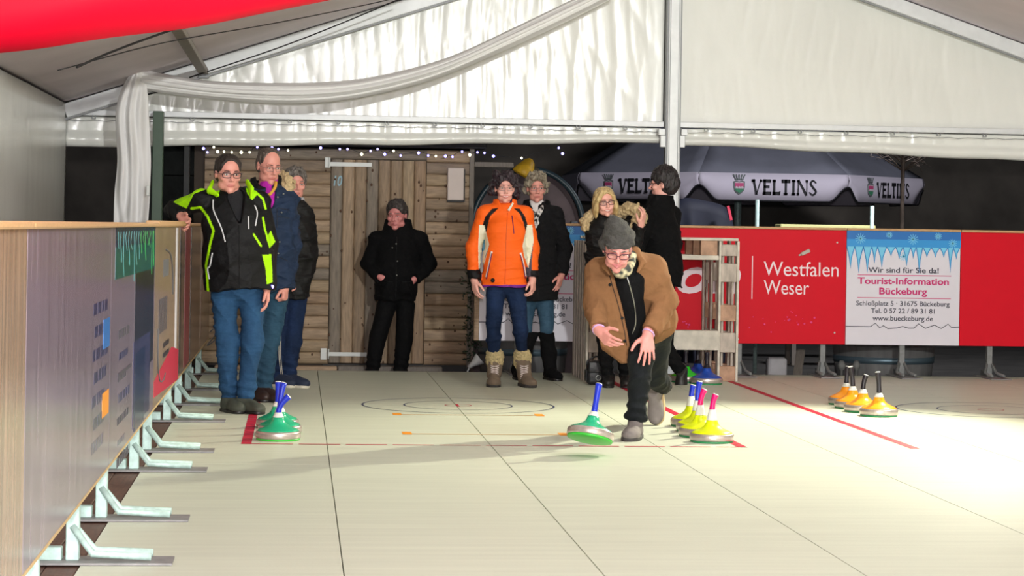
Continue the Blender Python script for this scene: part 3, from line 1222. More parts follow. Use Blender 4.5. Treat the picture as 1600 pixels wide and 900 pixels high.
def upright_pallet(name, label, x0, y0, depth, h, wd, nb=6):
    "pallet standing on edge: its plane runs away from the camera; x0 = left face"
    t = thing(name, label, 'pallet', (x0 + wd / 2, y0 + depth / 2, 0))
    # deck boards of both faces run vertically
    for (xf, n) in ((x0, nb), (x0 + wd - .02, 3)):
        for k in range(n):
            y = y0 + (depth - .1) * k / (n - 1)
            bm = B()
            box(bm, (xf, y, 0.0), (xf + .02, y + .1, h), .002)
            obj('deck_board', bm, m_pallt if k == 0 else m_pal, t)
    # blocks in three rows, five high
    for j, yy in enumerate((y0 + .012, y0 + depth / 2 - .05, y0 + depth - .11)):
        hs = [(.0, .13), (.25, .42), (.52, .66), (.86, 1.02), (h - .13, h - .03)]
        for (a, b) in hs:
            bm = B()
            box(bm, (x0 + .02, yy, a), (x0 + wd - .02, yy + .1, b), .004)
            obj('block', bm, m_palbl if a < .1 or (a > .5 and a < .6) else m_pal, t)
    for yy in (y0 + .05, y0 + depth - .06):
        bm = B()
        box(bm, (x0 + .035, yy, .02), (x0 + .055, yy + .05, h - .03), .002)
        box(bm, (x0 + wd - .055, yy, .02), (x0 + wd - .035, yy + .05, h - .03), .002)
        obj('stringer', bm, m_pal, t)
    return t


ply = fl(918, 597).y
x1 = fl(920, 597).x
upright_pallet('pallet', 'grey upright pallet seen edge on, left of the stooping man in the brown jacket', x1 - .03, ply, .93, 1.2, .145)
pry = fl(1135, 596).y
x2 = fl(1121, 596).x
pw = fl(1152, 596).x - x2
upright_pallet('pallet', 'weathered upright pallet with visible blocks, in front of the red board', x2, pry, .86, 1.215, pw, 3)
# rails bridging the two pallets
yb = pry - .024
rails = thing('pallet', 'pallet laid flat as a shelf between the two upright pallets', 'pallet', ((x1 + x2) / 2, pry + .4, 1.215))
za, zb_ = at(1100, 375, pry).z, at(1100, 382, pry).z
xL, xR = x1 + .14, fl(1150, 596).x
for k in range(5):
    bm = B()
    box(bm, (xL - .1, pry + .0 + k * .19, 1.217), (xR, pry + .1 + k * .19, 1.24), .002)
    obj('deck_board', bm, m_pallt, rails)
z1_, z0_ = at(1100, 399, pry).z, at(1100, 406, pry).z
for k in range(3):
    bm = B()
    box(bm, (xL, pry + .0 + k * .37, z0_), (x2 - .003, pry + .1 + k * .37, z1_), .002)
    obj('runner_board', bm, m_pallt, rails)
for k in range(3):
    for xx in (xL + .01, (xL + x2) / 2 - .07, x2 - .16):
        bm = B()
        box(bm, (xx, pry + .005 + k * .37, z1_), (xx + .145, pry + .095 + k * .37, 1.217), .003)
        obj('block', bm, m_palbl, rails)
a, b = at(1010, 546, pry - .03), at(1121, 517, pry - .03)
bm = B()
box(bm, (xL + .02, pry - .05, a.z), (x2 + .0, pry - .024, b.z), .003)
box(bm, (xL + .02, pry - .024, b.z - .02), (x2 - .003, pry + .12, b.z), .003)
cb = obj('cross_plank', bm, m_pallt, None, origin=((xL + x2) / 2, pry, a.z))
tag(cb, 'white wide plank fixed low across between the upright pallets', 'plank')

# ================================================================== ICE STOCKS
m_ring = mat('steel_ring', s2l(196, 184, 178), 0.32, metal=0.7, var=.2, vscale=20)
m_sole = mat('green_sole', s2l(60, 190, 60), 0.4)
m_soledk = mat('dark_green_sole', s2l(46, 140, 84), 0.45)
m_collar = mat('white_collar', s2l(220, 220, 214), 0.5)
BODY = {'green': mat('teal_green_body', s2l(20, 170, 122), 0.3, var=.04), 'yellow': mat('neon_yellow_body', s2l(226, 240, 10), 0.35),
        'orange': mat('orange_body', s2l(255, 160, 20), 0.3), 'blue': mat('blue_body', s2l(20, 70, 170), 0.35), 'lime': mat('lime_body', s2l(30, 205, 30), 0.35)}
HAND = {'blue': mat('blue_grip', s2l(14, 44, 190), 0.3, bump=.1, bscale=60, bstretch=(1, 1, 6)), 'magenta': mat('magenta_grip', s2l(222, 0, 110), 0.3),
        'black': mat('black_grip', s2l(26, 22, 34), 0.32, bump=.1, bscale=60, bstretch=(1, 1, 6))}


def ice_stock(pos, body, grip, label, bend=(0.0, 0.0), tilt=None, group=None, h=.30, sole=None, tallcollar=False, cm=None):
    t = thing('ice_stock', label, 'ice stock', pos, group)
    base = Vector(pos)
    M = Matrix.Translation(base) @ (tilt.to_4x4() if tilt is not None else Matrix.Identity(4))
    bm = B(); lathe(bm, [(.06, .0), (.128, .0), (.132, .003), (.132, .012), (.06, .012)], 48, M)
    obj('sole_plate', bm, sole or m_sole, t)
    bm = B(); lathe(bm, [(.10, .0121), (.133, .0121), (.1365, .018), (.1365, .044), (.133, .052), (.126, .055), (.10, .055)], 48, M)
    obj('steel_ring', bm, m_ring, t)
    bm = B(); lathe(bm, [(.126, .0545), (.122, .061), (.10, .071), (.076, .082), (.056, .094), (.043, .108), (.036, .124), (.034, .136)], 40, M)
    obj('cone_body', bm, BODY[body], t)
    zc = .136
    zt = .20 if tallcollar else .165
    bm = B(); lathe(bm, [(.035, zc), (.033, zc + .003), (.027, zc + (zt - zc) * .5), (.0205, zt), (.018, zt)], 24, M)
    obj('collar', bm, cm or m_collar, t)
    P = []
    n = 10
    for i in range(n + 1):
        s = i / n
        z = zt - .004 + (h - zt) * s
        q = s * s
        P.append(M @ Vector((bend[0] * q, bend[1] * q, z)))
    bm = B(); tube(bm, P[:-1] + [P[-1]], [.0185 - .003 * math.sin(PI * i / n) + .002 * (i / n) for i in range(n + 1)], 14)
    hd = obj('handle', bm, HAND[grip], t)
    d = (P[-1] - P[-2]).normalized()
    bm = B(); tube(bm, [P[-1] + d * .0003, P[-1] + d * .003, P[-1] + d * .006], [.019, .019, .014], 14)
    obj('end_cap', bm, cm or m_collar, hd)
    return t


G1, G2, G3 = 'ice stocks with yellow bodies', 'ice stocks with orange bodies', 'ice stocks with green bodies'
ice_stock(fl(434.5, 687), 'green', 'blue', 'green ice stock at left, nearest of three, its short blue handle bent to the right', (.06, .0), group=G3, h=.265)
ice_stock(fl(437, 677.5), 'green', 'blue', 'middle one of the three green ice stocks at left, with the tallest blue handle', (.02, .02), group=G3, h=.315)
ice_stock(fl(433.5, 668), 'green', 'blue', 'rearmost of the three green ice stocks at left, with a straight blue handle', (.0, .0), group=G3, h=.295)
ice_stock(fl(1112, 690.5), 'yellow', 'magenta', 'neon yellow ice stock nearest the camera, its bent magenta handle standing free', (.02, 0), group=G1, sole=m_soledk, h=.295, tallcollar=True)
ice_stock(fl(1093.5, 682), 'yellow', 'magenta', 'second neon yellow ice stock with a magenta handle, just behind the nearest yellow one', (.025, 0), group=G1, sole=m_soledk, h=.30, tallcollar=True)
ice_stock(fl(1089, 674), 'yellow', 'blue', 'neon yellow ice stock with the taller blue handle, third of the yellow group', (.012, .0), group=G1, sole=m_soledk, h=.325, tallcollar=True)
ice_stock(fl(1079.5, 666), 'yellow', 'blue', 'leftmost neon yellow ice stock, with the shorter blue handle', (.012, .0), group=G1, sole=m_soledk, h=.275, tallcollar=True)
ice_stock(fl(1373, 650), 'orange', 'black', 'orange ice stock nearest the camera, rightmost of four, its black handle upright', (-.012, 0), group=G2, sole=m_soledk, h=.315)
ice_stock(fl(1348, 643.5), 'orange', 'black', 'orange ice stock second from the right, with a shorter black handle leaning right', (.02, 0), group=G2, sole=m_soledk, h=.27)
ice_stock(fl(1332, 638), 'orange', 'black', 'orange ice stock second from the left, its black handle leaning over its neighbour', (-.02, 0), group=G2, sole=m_soledk, h=.31)
ice_stock(fl(1322, 632), 'orange', 'black', 'leftmost and rearmost of the four orange ice stocks with black handles', (.01, 0), group=G2, sole=m_soledk, h=.29)
ice_stock(fl(1071, 597), 'lime', 'black', 'lime green ice stock on the floor by the pallets, partly behind a shoe', group='ice stocks by the pallets', h=.27, sole=m_soledk, cm=HAND['black'])
ice_stock(fl(1104, 600), 'blue', 'black', 'blue ice stock with a steel ring, in front of the weathered pallet', group='ice stocks by the pallets', h=.27, sole=m_soledk, cm=HAND['black'])
ice_stock(fl(1090, 592), 'blue', 'black', 'second blue ice stock, just behind the one beside the pallet', group='ice stocks by the pallets', h=.27, sole=m_soledk, cm=HAND['black'])
sp = fl(921, 715)
sp = at(922, 682, sp.y + .10)
Rt = Euler((-math.radians(15), math.radians(11), 0)).to_matrix()
ice_stock(sp - Rt @ Vector((0, 0, .02)), 'green', 'blue', 'green ice stock just thrown, tilted above the floor beside the stooping man', (-.0, .0), Rt, h=.335)

# ================================================================== HANDBAG
m_bag = mat('black_bag', (0.012, 0.012, 0.014), 0.45, bump=.2, bscale=40)
m_bagm = mat('bag_metal', s2l(170, 170, 165), .3, metal=.9)
bp = fl(932, 601)
bg = thing('handbag', 'black handbag with a metal ring standing on the floor by the left pallet', 'handbag', bp)
bm = B()
wv = .17
box(bm, bp + Vector((-wv / 2, -.06, .002)), bp + Vector((wv / 2, .06, .19)), .03, seg=3)
obj('bag_body', bm, m_bag, bg, True)
bm = B()
box(bm, bp + Vector((-wv / 2 + .005, -.072, .10)), bp + Vector((wv / 2 - .005, .064, .20)), .015, seg=2)
obj('flap', bm, m_bag, bg, True)
bm = B()
c = bp + Vector((.005, -.076, .062))
tube(bm, [c + Vector((.02 * math.cos(a), 0, .02 * math.sin(a))) for a in [2 * PI * k / 20 for k in range(21)]], .004, 6)
tube(bm, [c + Vector((-.025, 0, .05)), c + Vector((.025, 0, .05))], .002, 5)
obj('ring', bm, m_bagm, bg, True, label='metal ring')
bm = B()
tube(bm, interp([bp + Vector((-wv / 2, 0, .16)), bp + Vector((-wv / 2 + .01, 0, .2)), bp + Vector((0, .01, .235)), bp + Vector((wv / 2 - .01, 0, .2)), bp + Vector((wv / 2, 0, .16))], 30), .008, 6)
obj('strap', bm, m_bag, bg, True)
bm = B()
box(bm, bp + Vector((-wv / 2 - .012, -.05, .03)), bp + Vector((-wv / 2 + .002, .05, .13)), .008)
obj('side_pocket', bm, m_bag, bg)

# ================================================================== PARASOL
YP = 28.0
m_roofp = mat('parasol_cloth_grey', s2l(112, 114, 126), 0.8, var=0.12, vscale=3)
m_valp = mat('parasol_valance', s2l(205, 198, 212), 0.8, var=0.04, vscale=3)
m_inkp = mat('parasol_black', s2l(22, 22, 28), 0.7)
fa, fb = at(1092, 306, YP), at(1325, 312, YP)
side = fb.x - fa.x
zt_, zbm = at(1208, 271, YP).z, at(1208, 314, YP).z
apo = side / 2 / math.tan(PI / 8)
pc = Vector(((fa.x + fb.x) / 2, YP + apo, 0))
cr = side / 2 / math.sin(PI / 8)
par = thing('parasol', 'big grey octagonal beer parasol with black lettering, behind the red board', 'parasol', (pc.x, pc.y, -0.2))
ang = [-PI / 2 - PI / 8 + k * PI / 4 for k in range(8)]
cor = [Vector((pc.x + cr * math.cos(a), pc.y + cr * math.sin(a), zt_)) for a in ang]
top = Vector((pc.x, pc.y, zt_ + 1.5))
bm = B()
for k in range(8):
    a, b = cor[k], cor[(k + 1) % 8]
    P = []
    for i in range(9):
        s = i / 8
        row = []
        for j in range(9):
            t = j / 8
            e = a.lerp(b, t)
            p = e.lerp(top, s)
            p = p + Vector((0, 0, -.10 * math.sin(PI * t) * (1 - s)))
            row.append(p)
        P.append(row)
    grid(bm, P)
o = obj('canopy', bm, m_roofp, par)
solidify(o, .004)


def serif_letters(s, x0, x1, z0, cap, wv=None):
    "bold upright display capitals with serifs built from bars, in the XZ plane"
    bm = B()
    pitch = {'V': .9, 'E': .78, 'L': .74, 'T': .8, 'I': .46, 'N': .98, 'S': .74}
    tot = sum(pitch[c] for c in s)
    k = (x1 - x0) / tot
    x = x0

    def bar(ax, az, bx, bz, th):
        beam(bm, (ax, 0, az), (bx, 0, bz), th, .002, (0, 1, 0))
    for c in s:
        wdt = pitch[c] * k
        l, r, m = x + .10 * k, x + wdt - .08 * k, x + wdt / 2
        T, t2 = .19 * k, .09 * k
        h = cap
        if c == 'V':
            bar(l + .08 * k, h, m, 0, T); bar(r - .02 * k, h, m, 0, t2)
            bar(l - .06 * k, h - .02, l + .24 * k, h - .02, .035); bar(r - .12 * k, h - .02, r + .09 * k, h - .02, .03)
        elif c == 'E':
            bar(l + .1 * k, 0, l + .1 * k, h, T)
            for z in (.02, h - .02):
                bar(l - .04 * k, z, r, z, .04)
            bar(l, h * .52, r - .1 * k, h * .52, .035); bar(r - .02 * k, 0, r + .01 * k, h * .2, t2); bar(r - .02 * k, h * .8, r - .02 * k, h, t2)
        elif c == 'L':
            bar(l + .1 * k, 0, l + .1 * k, h, T); bar(l - .04 * k, .02, r, .02, .04); bar(r - .02 * k, 0, r + .01 * k, h * .25, t2); bar(l - .04 * k, h - .02, l + .24 * k, h - .02, .03)
        elif c == 'T':
            bar(m, 0, m, h, T); bar(l - .04 * k, h - .02, r + .04 * k, h - .02, .045); bar(l, h, l, h * .78, t2); bar(r, h, r, h * .78, t2); bar(m - .16 * k, .015, m + .16 * k, .015, .03)
        elif c == 'I':
            bar(m, 0, m, h, T); bar(m - .16 * k, .015, m + .16 * k, .015, .03); bar(m - .16 * k, h - .015, m + .16 * k, h - .015, .03)
        elif c == 'N':
            bar(l + .05 * k, 0, l + .05 * k, h, t2); bar(r - .05 * k, 0, r - .05 * k, h, t2); bar(l + .05 * k, h, r - .06 * k, 0, T)
            bar(l - .06 * k, h - .015, l + .14 * k, h - .015, .03); bar(l - .06 * k, .015, l + .14 * k, .015, .03); bar(r - .16 * k, h - .015, r + .06 * k, h - .015, .03)
        elif c == 'S':
            pts = interp([Vector((r - .02 * k, 0, h * .8)), Vector((m, 0, h * .97)), Vector((l + .08 * k, 0, h * .76)), Vector((m, 0, h * .52)), Vector((r - .04 * k, 0, h * .25)), Vector((m, 0, h * .03)), Vector((l, 0, h * .2))], 22)
            for i in range(21):
                th = T * (.55 + .45 * math.sin(PI * i / 20))
                beam(bm, pts[i], pts[i + 1] + (pts[i + 1] - pts[i]) * .2, th, .002, (0, 1, 0))
        x += wdt
    return bm


def crest(M, s):
    "small shield with a crown; returns list of (bmesh, material)"
    out = []
    sh = [(-.5, .5), (-.5, .0), (-.42, -.3), (-.2, -.52), (0, -.62), (.2, -.52), (.42, -.3), (.5, 0), (.5, .5), (.25, .56), (0, .5), (-.25, .56)]

    def P(pts, sc, dy):
        return [M @ Vector((x * s * sc, dy, z * s * sc)) for x, z in pts]
    n = (M.to_3x3() @ Vector((0, -.004, 0)))
    bm = B(); poly(bm, P(sh, 1.0, 0), n); out.append((bm, mat('crest_grey', s2l(96, 104, 104), .7)))
    bm = B(); poly(bm, P(sh, .8, -.005), n); out.append((bm, mat('crest_pale', s2l(200, 192, 198), .7)))
    tp = [(-.38, .36), (-.38, .0), (.38, .0), (.38, .36)]
    bm = B(); poly(bm, P(tp, 1, -.010), n); out.append((bm, mat('crest_pink', s2l(190, 70, 120), .7)))
    bt = [(-.38, -.12), (.38, -.12), (.3, -.32), (0, -.5), (-.3, -.32)]
    bm = B(); poly(bm, P(bt, 1, -.010), n); out.append((bm, mat('crest_green', s2l(60, 130, 96), .7)))
    bm = B()
    for k in range(3):
        c = [(-.24 + .24 * k + .1 * math.cos(a), -.02 + .1 * math.sin(a)) for a in [2 * PI * i / 10 for i in range(10)]]
        poly(bm, P(c, 1, -.015), n)
    out.append((bm, mat('crest_pale', s2l(200, 192, 198), .7)))
    bm = B()
    for k in range(5):
        a = (-.5 + .25 * k)
        poly(bm, P([(a * .62 - .04, .68), (a * .62 + .04, .68), (a + .06, 1.1), (a - .06, 1.1)], 1, 0), n)
    poly(bm, P([(-.36, .62), (.36, .62), (.38, .72), (-.38, .72)], 1, 0), n)
    out.append((bm, mat('crest_grey', s2l(96, 104, 104), .7)))
    return out


H = zt_ - zbm
for k in range(8):
    a, b = cor[k], cor[(k + 1) % 8]
    ex = (b - a).normalized()
    L = (b - a).length
    nrm = Vector((ex.y, -ex.x, 0))
    nw = .13 * L
    # valance outline with rounded notches at the corners
    pts = [Vector((0, 0, 0))]
    n = 40
    up_ = [a + Vector((0, 0, 0)), b]
    P = []
    for i in range(n + 1):
        u = L * i / n
        e = min(u, L - u)
        q = max(0.0, 1 - e / nw)
        zl_ = zt_ - H * (1 - .55 * (q * q * (3 - 2 * q)))
        P.append([a + ex * u + Vector((0, 0, 0)), a + ex * u + Vector((0, 0, (zl_ - zt_) * .5)) + nrm * .02, a + ex * u + Vector((0, 0, zl_ - zt_))])
    bm = B(); grid(bm, P)
    v = obj('valance', bm, m_valp, par); solidify(v, .004)
    bm = B(); tube(bm, [p[2] + nrm * .006 for p in P], .010, 6)
    obj('piping', bm, m_inkp, v)
    if k in (7, 0, 1):
        # corners run left to right for the camera
        M = Matrix.Translation(a + nrm * .024) @ Matrix(((ex.x, -nrm.x, 0), (ex.y, -nrm.y, 0), (0, 0, 1))).to_4x4()
        bm = serif_letters('VELTINS', .345 * L, .79 * L, -H * .76, H * .56)
        bmesh.ops.translate(bm, verts=bm.verts, vec=(0, 0, -H * .78))
        place_bm(bm, M)
        obj('lettering', bm, m_inkp, v, label='black VELTINS lettering')
        for (bm, mm) in crest(M @ Matrix.Translation((.265 * L, 0, -H * .52)), H * .42):
            obj('crest', bm, mm, v)
bm = B()
pp = at(1184, 330, pc.y)
tube(bm, [(pc.x, pc.y, -.2), (pc.x, pc.y, zt_ + 1.4)], .05, 12)
obj('pole', bm, m_steel, par)
bm = B()
for k in range(8):
    tube(bm, [cor[k] + Vector((0, 0, -.02)), top + Vector((0, 0, -.06))], .018, 6)
obj('ribs', bm, m_aludk, par)
bm = B()
lathe(bm, [(.5, -.2), (.5, -.12), (.12, -.08), (.07, .1)], 20, Matrix.Translation((pc.x, pc.y, 0)))
obj('base', bm, m_aludk, par)

# two steel posts behind the boards
for (px, ptop, lab) in ((1183.5, 312, 'shiny steel post behind the red board, nearer the tent post'), (1363, 322, 'shiny steel post near the bare sapling at right')):
    a, b = at(px, ptop, 23.5), at(px, 420, 23.5)
    bm = B()
    tube(bm, [(a.x, 23.5, -.205), (a.x, 23.5, a.z)], .022, 12)
    o = obj('steel_post', bm, m_steel, None, True, origin=(a.x, 23.5, -.205))
    tag(o, lab, 'post')
# bench; its lit edge is a faint glow put into the wood
a, b = at(1219, 356, 25), at(1368, 352.5, 25)
be = thing('bench', 'bench with a pale yellow edge made to glow faintly just above the red board', 'bench', ((a.x + b.x) / 2, 25, -.2))
bm = B()
box(bm, (a.x, 24.98, a.z), (b.x, 25.3, b.z + .0), .01)
obj('backrest', bm, mat('glowing_yellow_wood', s2l(206, 204, 140), .6, emit=.05), be)
bm = B()
box(bm, (a.x, 24.7, .25), (b.x, 25.1, .29), .01)
obj('seat', bm, m_plank, be)
for x in (a.x + .1, b.x - .14):
    bm = B()
    box(bm, (x, 25.05, -.2), (x + .05, 25.1, a.z), .004)
    box(bm, (x, 24.75, -.2), (x + .05, 24.8, .25), .004)
    obj('leg', bm, m_grey, be)
# bare sapling
tr = thing('sapling', 'bare thin sapling in front of the parasol at the right', 'tree', at(1409, 400, 22.5) * 1.0)
tb = at(1409, 400, 22.5); tt = at(1411, 262, 22.5)
tr.location.z = -.2
m_bark = mat('grey_bark', s2l(104, 92, 84), .8, var=.3, vscale=20)
bm = B()
tube(bm, interp([Vector((tb.x, 22.5, -.2)), Vector((tb.x + .02, 22.5, .8)), Vector((tb.x, 22.5, tb.z)), tt, tt + Vector((.02, 0, .5))], 20), [.034 - .001 * i for i in range(20)], 8)
tk = obj('trunk', bm, m_bark, tr)
bm = B()
r = random.Random(4)
for k in range(34):
    z0 = tt.z - .05 + r.uniform(0, .45)
    a = r.uniform(0, 2 * PI)
    L = r.uniform(.25, .6)
    p0 = Vector((tt.x, 22.5, z0))
    d = Vector((math.cos(a), math.sin(a) * .6, r.uniform(.0, .6)))
    p1 = p0 + d * L * .5 + Vector((0, 0, .04))
    p2 = p0 + d * L + Vector((r.uniform(-.1, .1), 0, r.uniform(-.15, .1)))
    tube(bm, [p0, p1, p2], [.008, .005, .002], 5)
    for q in range(3):
        s = p1.lerp(p2, .3 * q)
        tube(bm, [s, s + Vector((r.uniform(-.15, .15), r.uniform(-.1, .1), r.uniform(-.05, .15)))], [.004, .0015], 4)
obj('branches', bm, m_bark, tr)['kind'] = 'stuff'
# dark navy cover with folds, under the parasol
cvr = thing('table_cover', 'dark navy cover heaped over a table under the parasol', 'cover', (at(1105, 340, 25.2).x, 25.4, -.2))
a, b = at(1052, 352, 25.2), at(1148, 318, 25.2)
P = []
for i in range(41):
    s = i / 40
    x = a.x + (b.x - a.x) * s
    tz = b.z + .06 * math.sin(3 * s + 1) - .25 * (abs(s - .5) * 2) ** 6
    P.append([(x + .03 * math.sin(9 * t + 6 * s), 25.2 + .12 * math.sin(14 * s) * (1 - t) + .1 * t, -.2 + (tz + .2) * t) for t in [j / 14 for j in range(15)]] + [(x, 25.75, tz - .03), (x, 25.8, -.2)])
bm = B(); grid(bm, P)
obj('cloth', bm, mat('navy_cloth', s2l(24, 28, 46), .7, var=.2, vscale=4), cvr)
bm = B()
p = at(1141, 333, 25.05)
beam(bm, p + Vector((.01, 0, -.08)), p + Vector((-.03, 0, .08)), .05, .03)
obj('red_tag', bm, mat('red_tag', s2l(215, 50, 80), .5), cvr, label='small red tag')

# ---- things below and behind the boards
def tub(name, label, cx, y, r0, r1, z0, z1, m, mband, light=False):
    t = thing(name, label, 'planter', (cx, y, z0))
    bm = B(); lathe(bm, [(r0 * .9, z0), (r0, z0), (r1, z1), (r1 * .9, z1), (r1 * .88, z1 - .05)], 40, Matrix.Translation((cx, y, 0)))
    obj('staves', bm, m, t, True)
    for z in (z0 + .25 * (z1 - z0), z0 + .72 * (z1 - z0)):
        q = (z - z0) / (z1 - z0)
        r = r0 + (r1 - r0) * q
        bm = B(); lathe(bm, [(r - .004, z - .03), (r + .006, z - .03), (r + .008, z + .03), (r - .004, z + .03)], 40, Matrix.Translation((cx, y, 0)))
        obj('band', bm, mband, t, True)
    return t


m_stave = mat('grey_staves', s2l(104, 104, 104), .7, var=.25, vscale=5, vstretch=(4, 4, .4))
m_band = mat('bluish_band', s2l(96, 116, 128), .4, metal=.5)
p = at(822, 560, 20.9)
tub('barrel_tub', 'dark half barrel tub under the tourist board behind the fur boots', p.x - .05, 20.75, .38, .42, -.2, .30, m_stave, m_band)
p = at(1378, 560, 20.9)
tub('barrel_tub', 'grey half barrel tub under the tourist board at the right', p.x, 20.85, .44, .48, -.2, .24, m_stave, m_band)
# pots and stone below the red board
p = at(1214, 575, 20.4)
bm = B()
box(bm, (p.x - .09, 20.35, -.205), (p.x + .09, 20.5, .14), .03, seg=2)
tag(obj('marker_stone', bm, mat('pale_stone', s2l(170, 168, 172), .8, var=.15), None, True, origin=(p.x, 20.42, -.205)), 'pale rounded stone block in the dark below the red board', 'stone')
p = at(1246, 570, 20.5)
bm = B()
beam(bm, (p.x - .03, 20.45, -.205), (p.x + .03, 20.5, .21), .08, .03)
tag(obj('wood_offcut', bm, m_grey, None, origin=(p.x, 20.47, -.205)), 'short grey board leaning in the dark below the red board', 'board')
for (px, lab) in ((1315, 'left one of two small pale knobs in the dark beside the planter'), (1338, 'right one of two small pale knobs in the dark beside the planter')):
    p = at(px, 572, 20.3)
    bm = B()
    lathe(bm, [(.012, -.205), (.012, p.z - .04), (.035, p.z - .02), (.04, p.z + .01), (.02, p.z + .05)], 12, Matrix.Translation((p.x, 20.3, 0)))
    tag(obj('garden_knob', bm, mat('dull_knob', s2l(110, 110, 108), .6), None, True, origin=(p.x, 20.3, -.205)), lab, 'knob')
# small silver spotlight at the end of the hut
p = at(744, 565, 20.3)
sl = thing('ground_spotlight', 'small silver spotlight on the ground between hut and tub', 'spotlight', (p.x - .07, 20.3, -.205))
bm = B()
R = Matrix.Translation(p + Vector((.0, 0, .0))) @ Matrix.Rotation(.9, 4, 'Y')
lathe(bm, [(.018, -.09), (.025, -.04), (.055, .03), (.058, .045), (.05, .04)], 16, R)
obj('lamp_head', bm, m_alu, sl, True)
bm = B()
tube(bm, interp([Vector((p.x - .09, 20.3, -.205)), Vector((p.x - .1, 20.3, -.08)), p + Vector((-.06, 0, -.05))], 12), .008, 6)
obj('stem', bm, m_alu, sl, True)
# evergreen sprigs beside the hut
ev = thing('evergreen_bush', 'dark evergreen bush between the hut corner and the tourist board', 'bush', at(742, 500, 20.6) * 1.0)
ev.location.z = -.2
bm = B()
r = random.Random(9)
c = at(740, 495, 20.45)
for k in range(420):
    z = r.uniform(.05, .95)
    q = Vector((c.x - .01 + max(-.09, min(.08, r.gauss(0, .04))), 20.45 + max(-.09, min(.09, r.gauss(0, .04))), z))
    d = Vector((r.gauss(0, 1), r.gauss(0, 1), r.gauss(.3, .6))).normalized() * r.uniform(.03, .06)
    s = d.cross(Vector((r.gauss(0, 1), r.gauss(0, 1), r.gauss(0, 1)))).normalized() * .008
    vs = [bm.verts.new(q), bm.verts.new(q + d * .5 + s), bm.verts.new(q + d), bm.verts.new(q + d * .5 - s)]
    bm.faces.new(vs)
o = obj('foliage', bm, mat('dark_evergreen', s2l(36, 56, 36), .7), ev)
bm = B()
tube(bm, [(c.x - .01, 20.45, -.2), (c.x - .01, 20.45, .7)], .015)
obj('stem', bm, m_bark, ev)
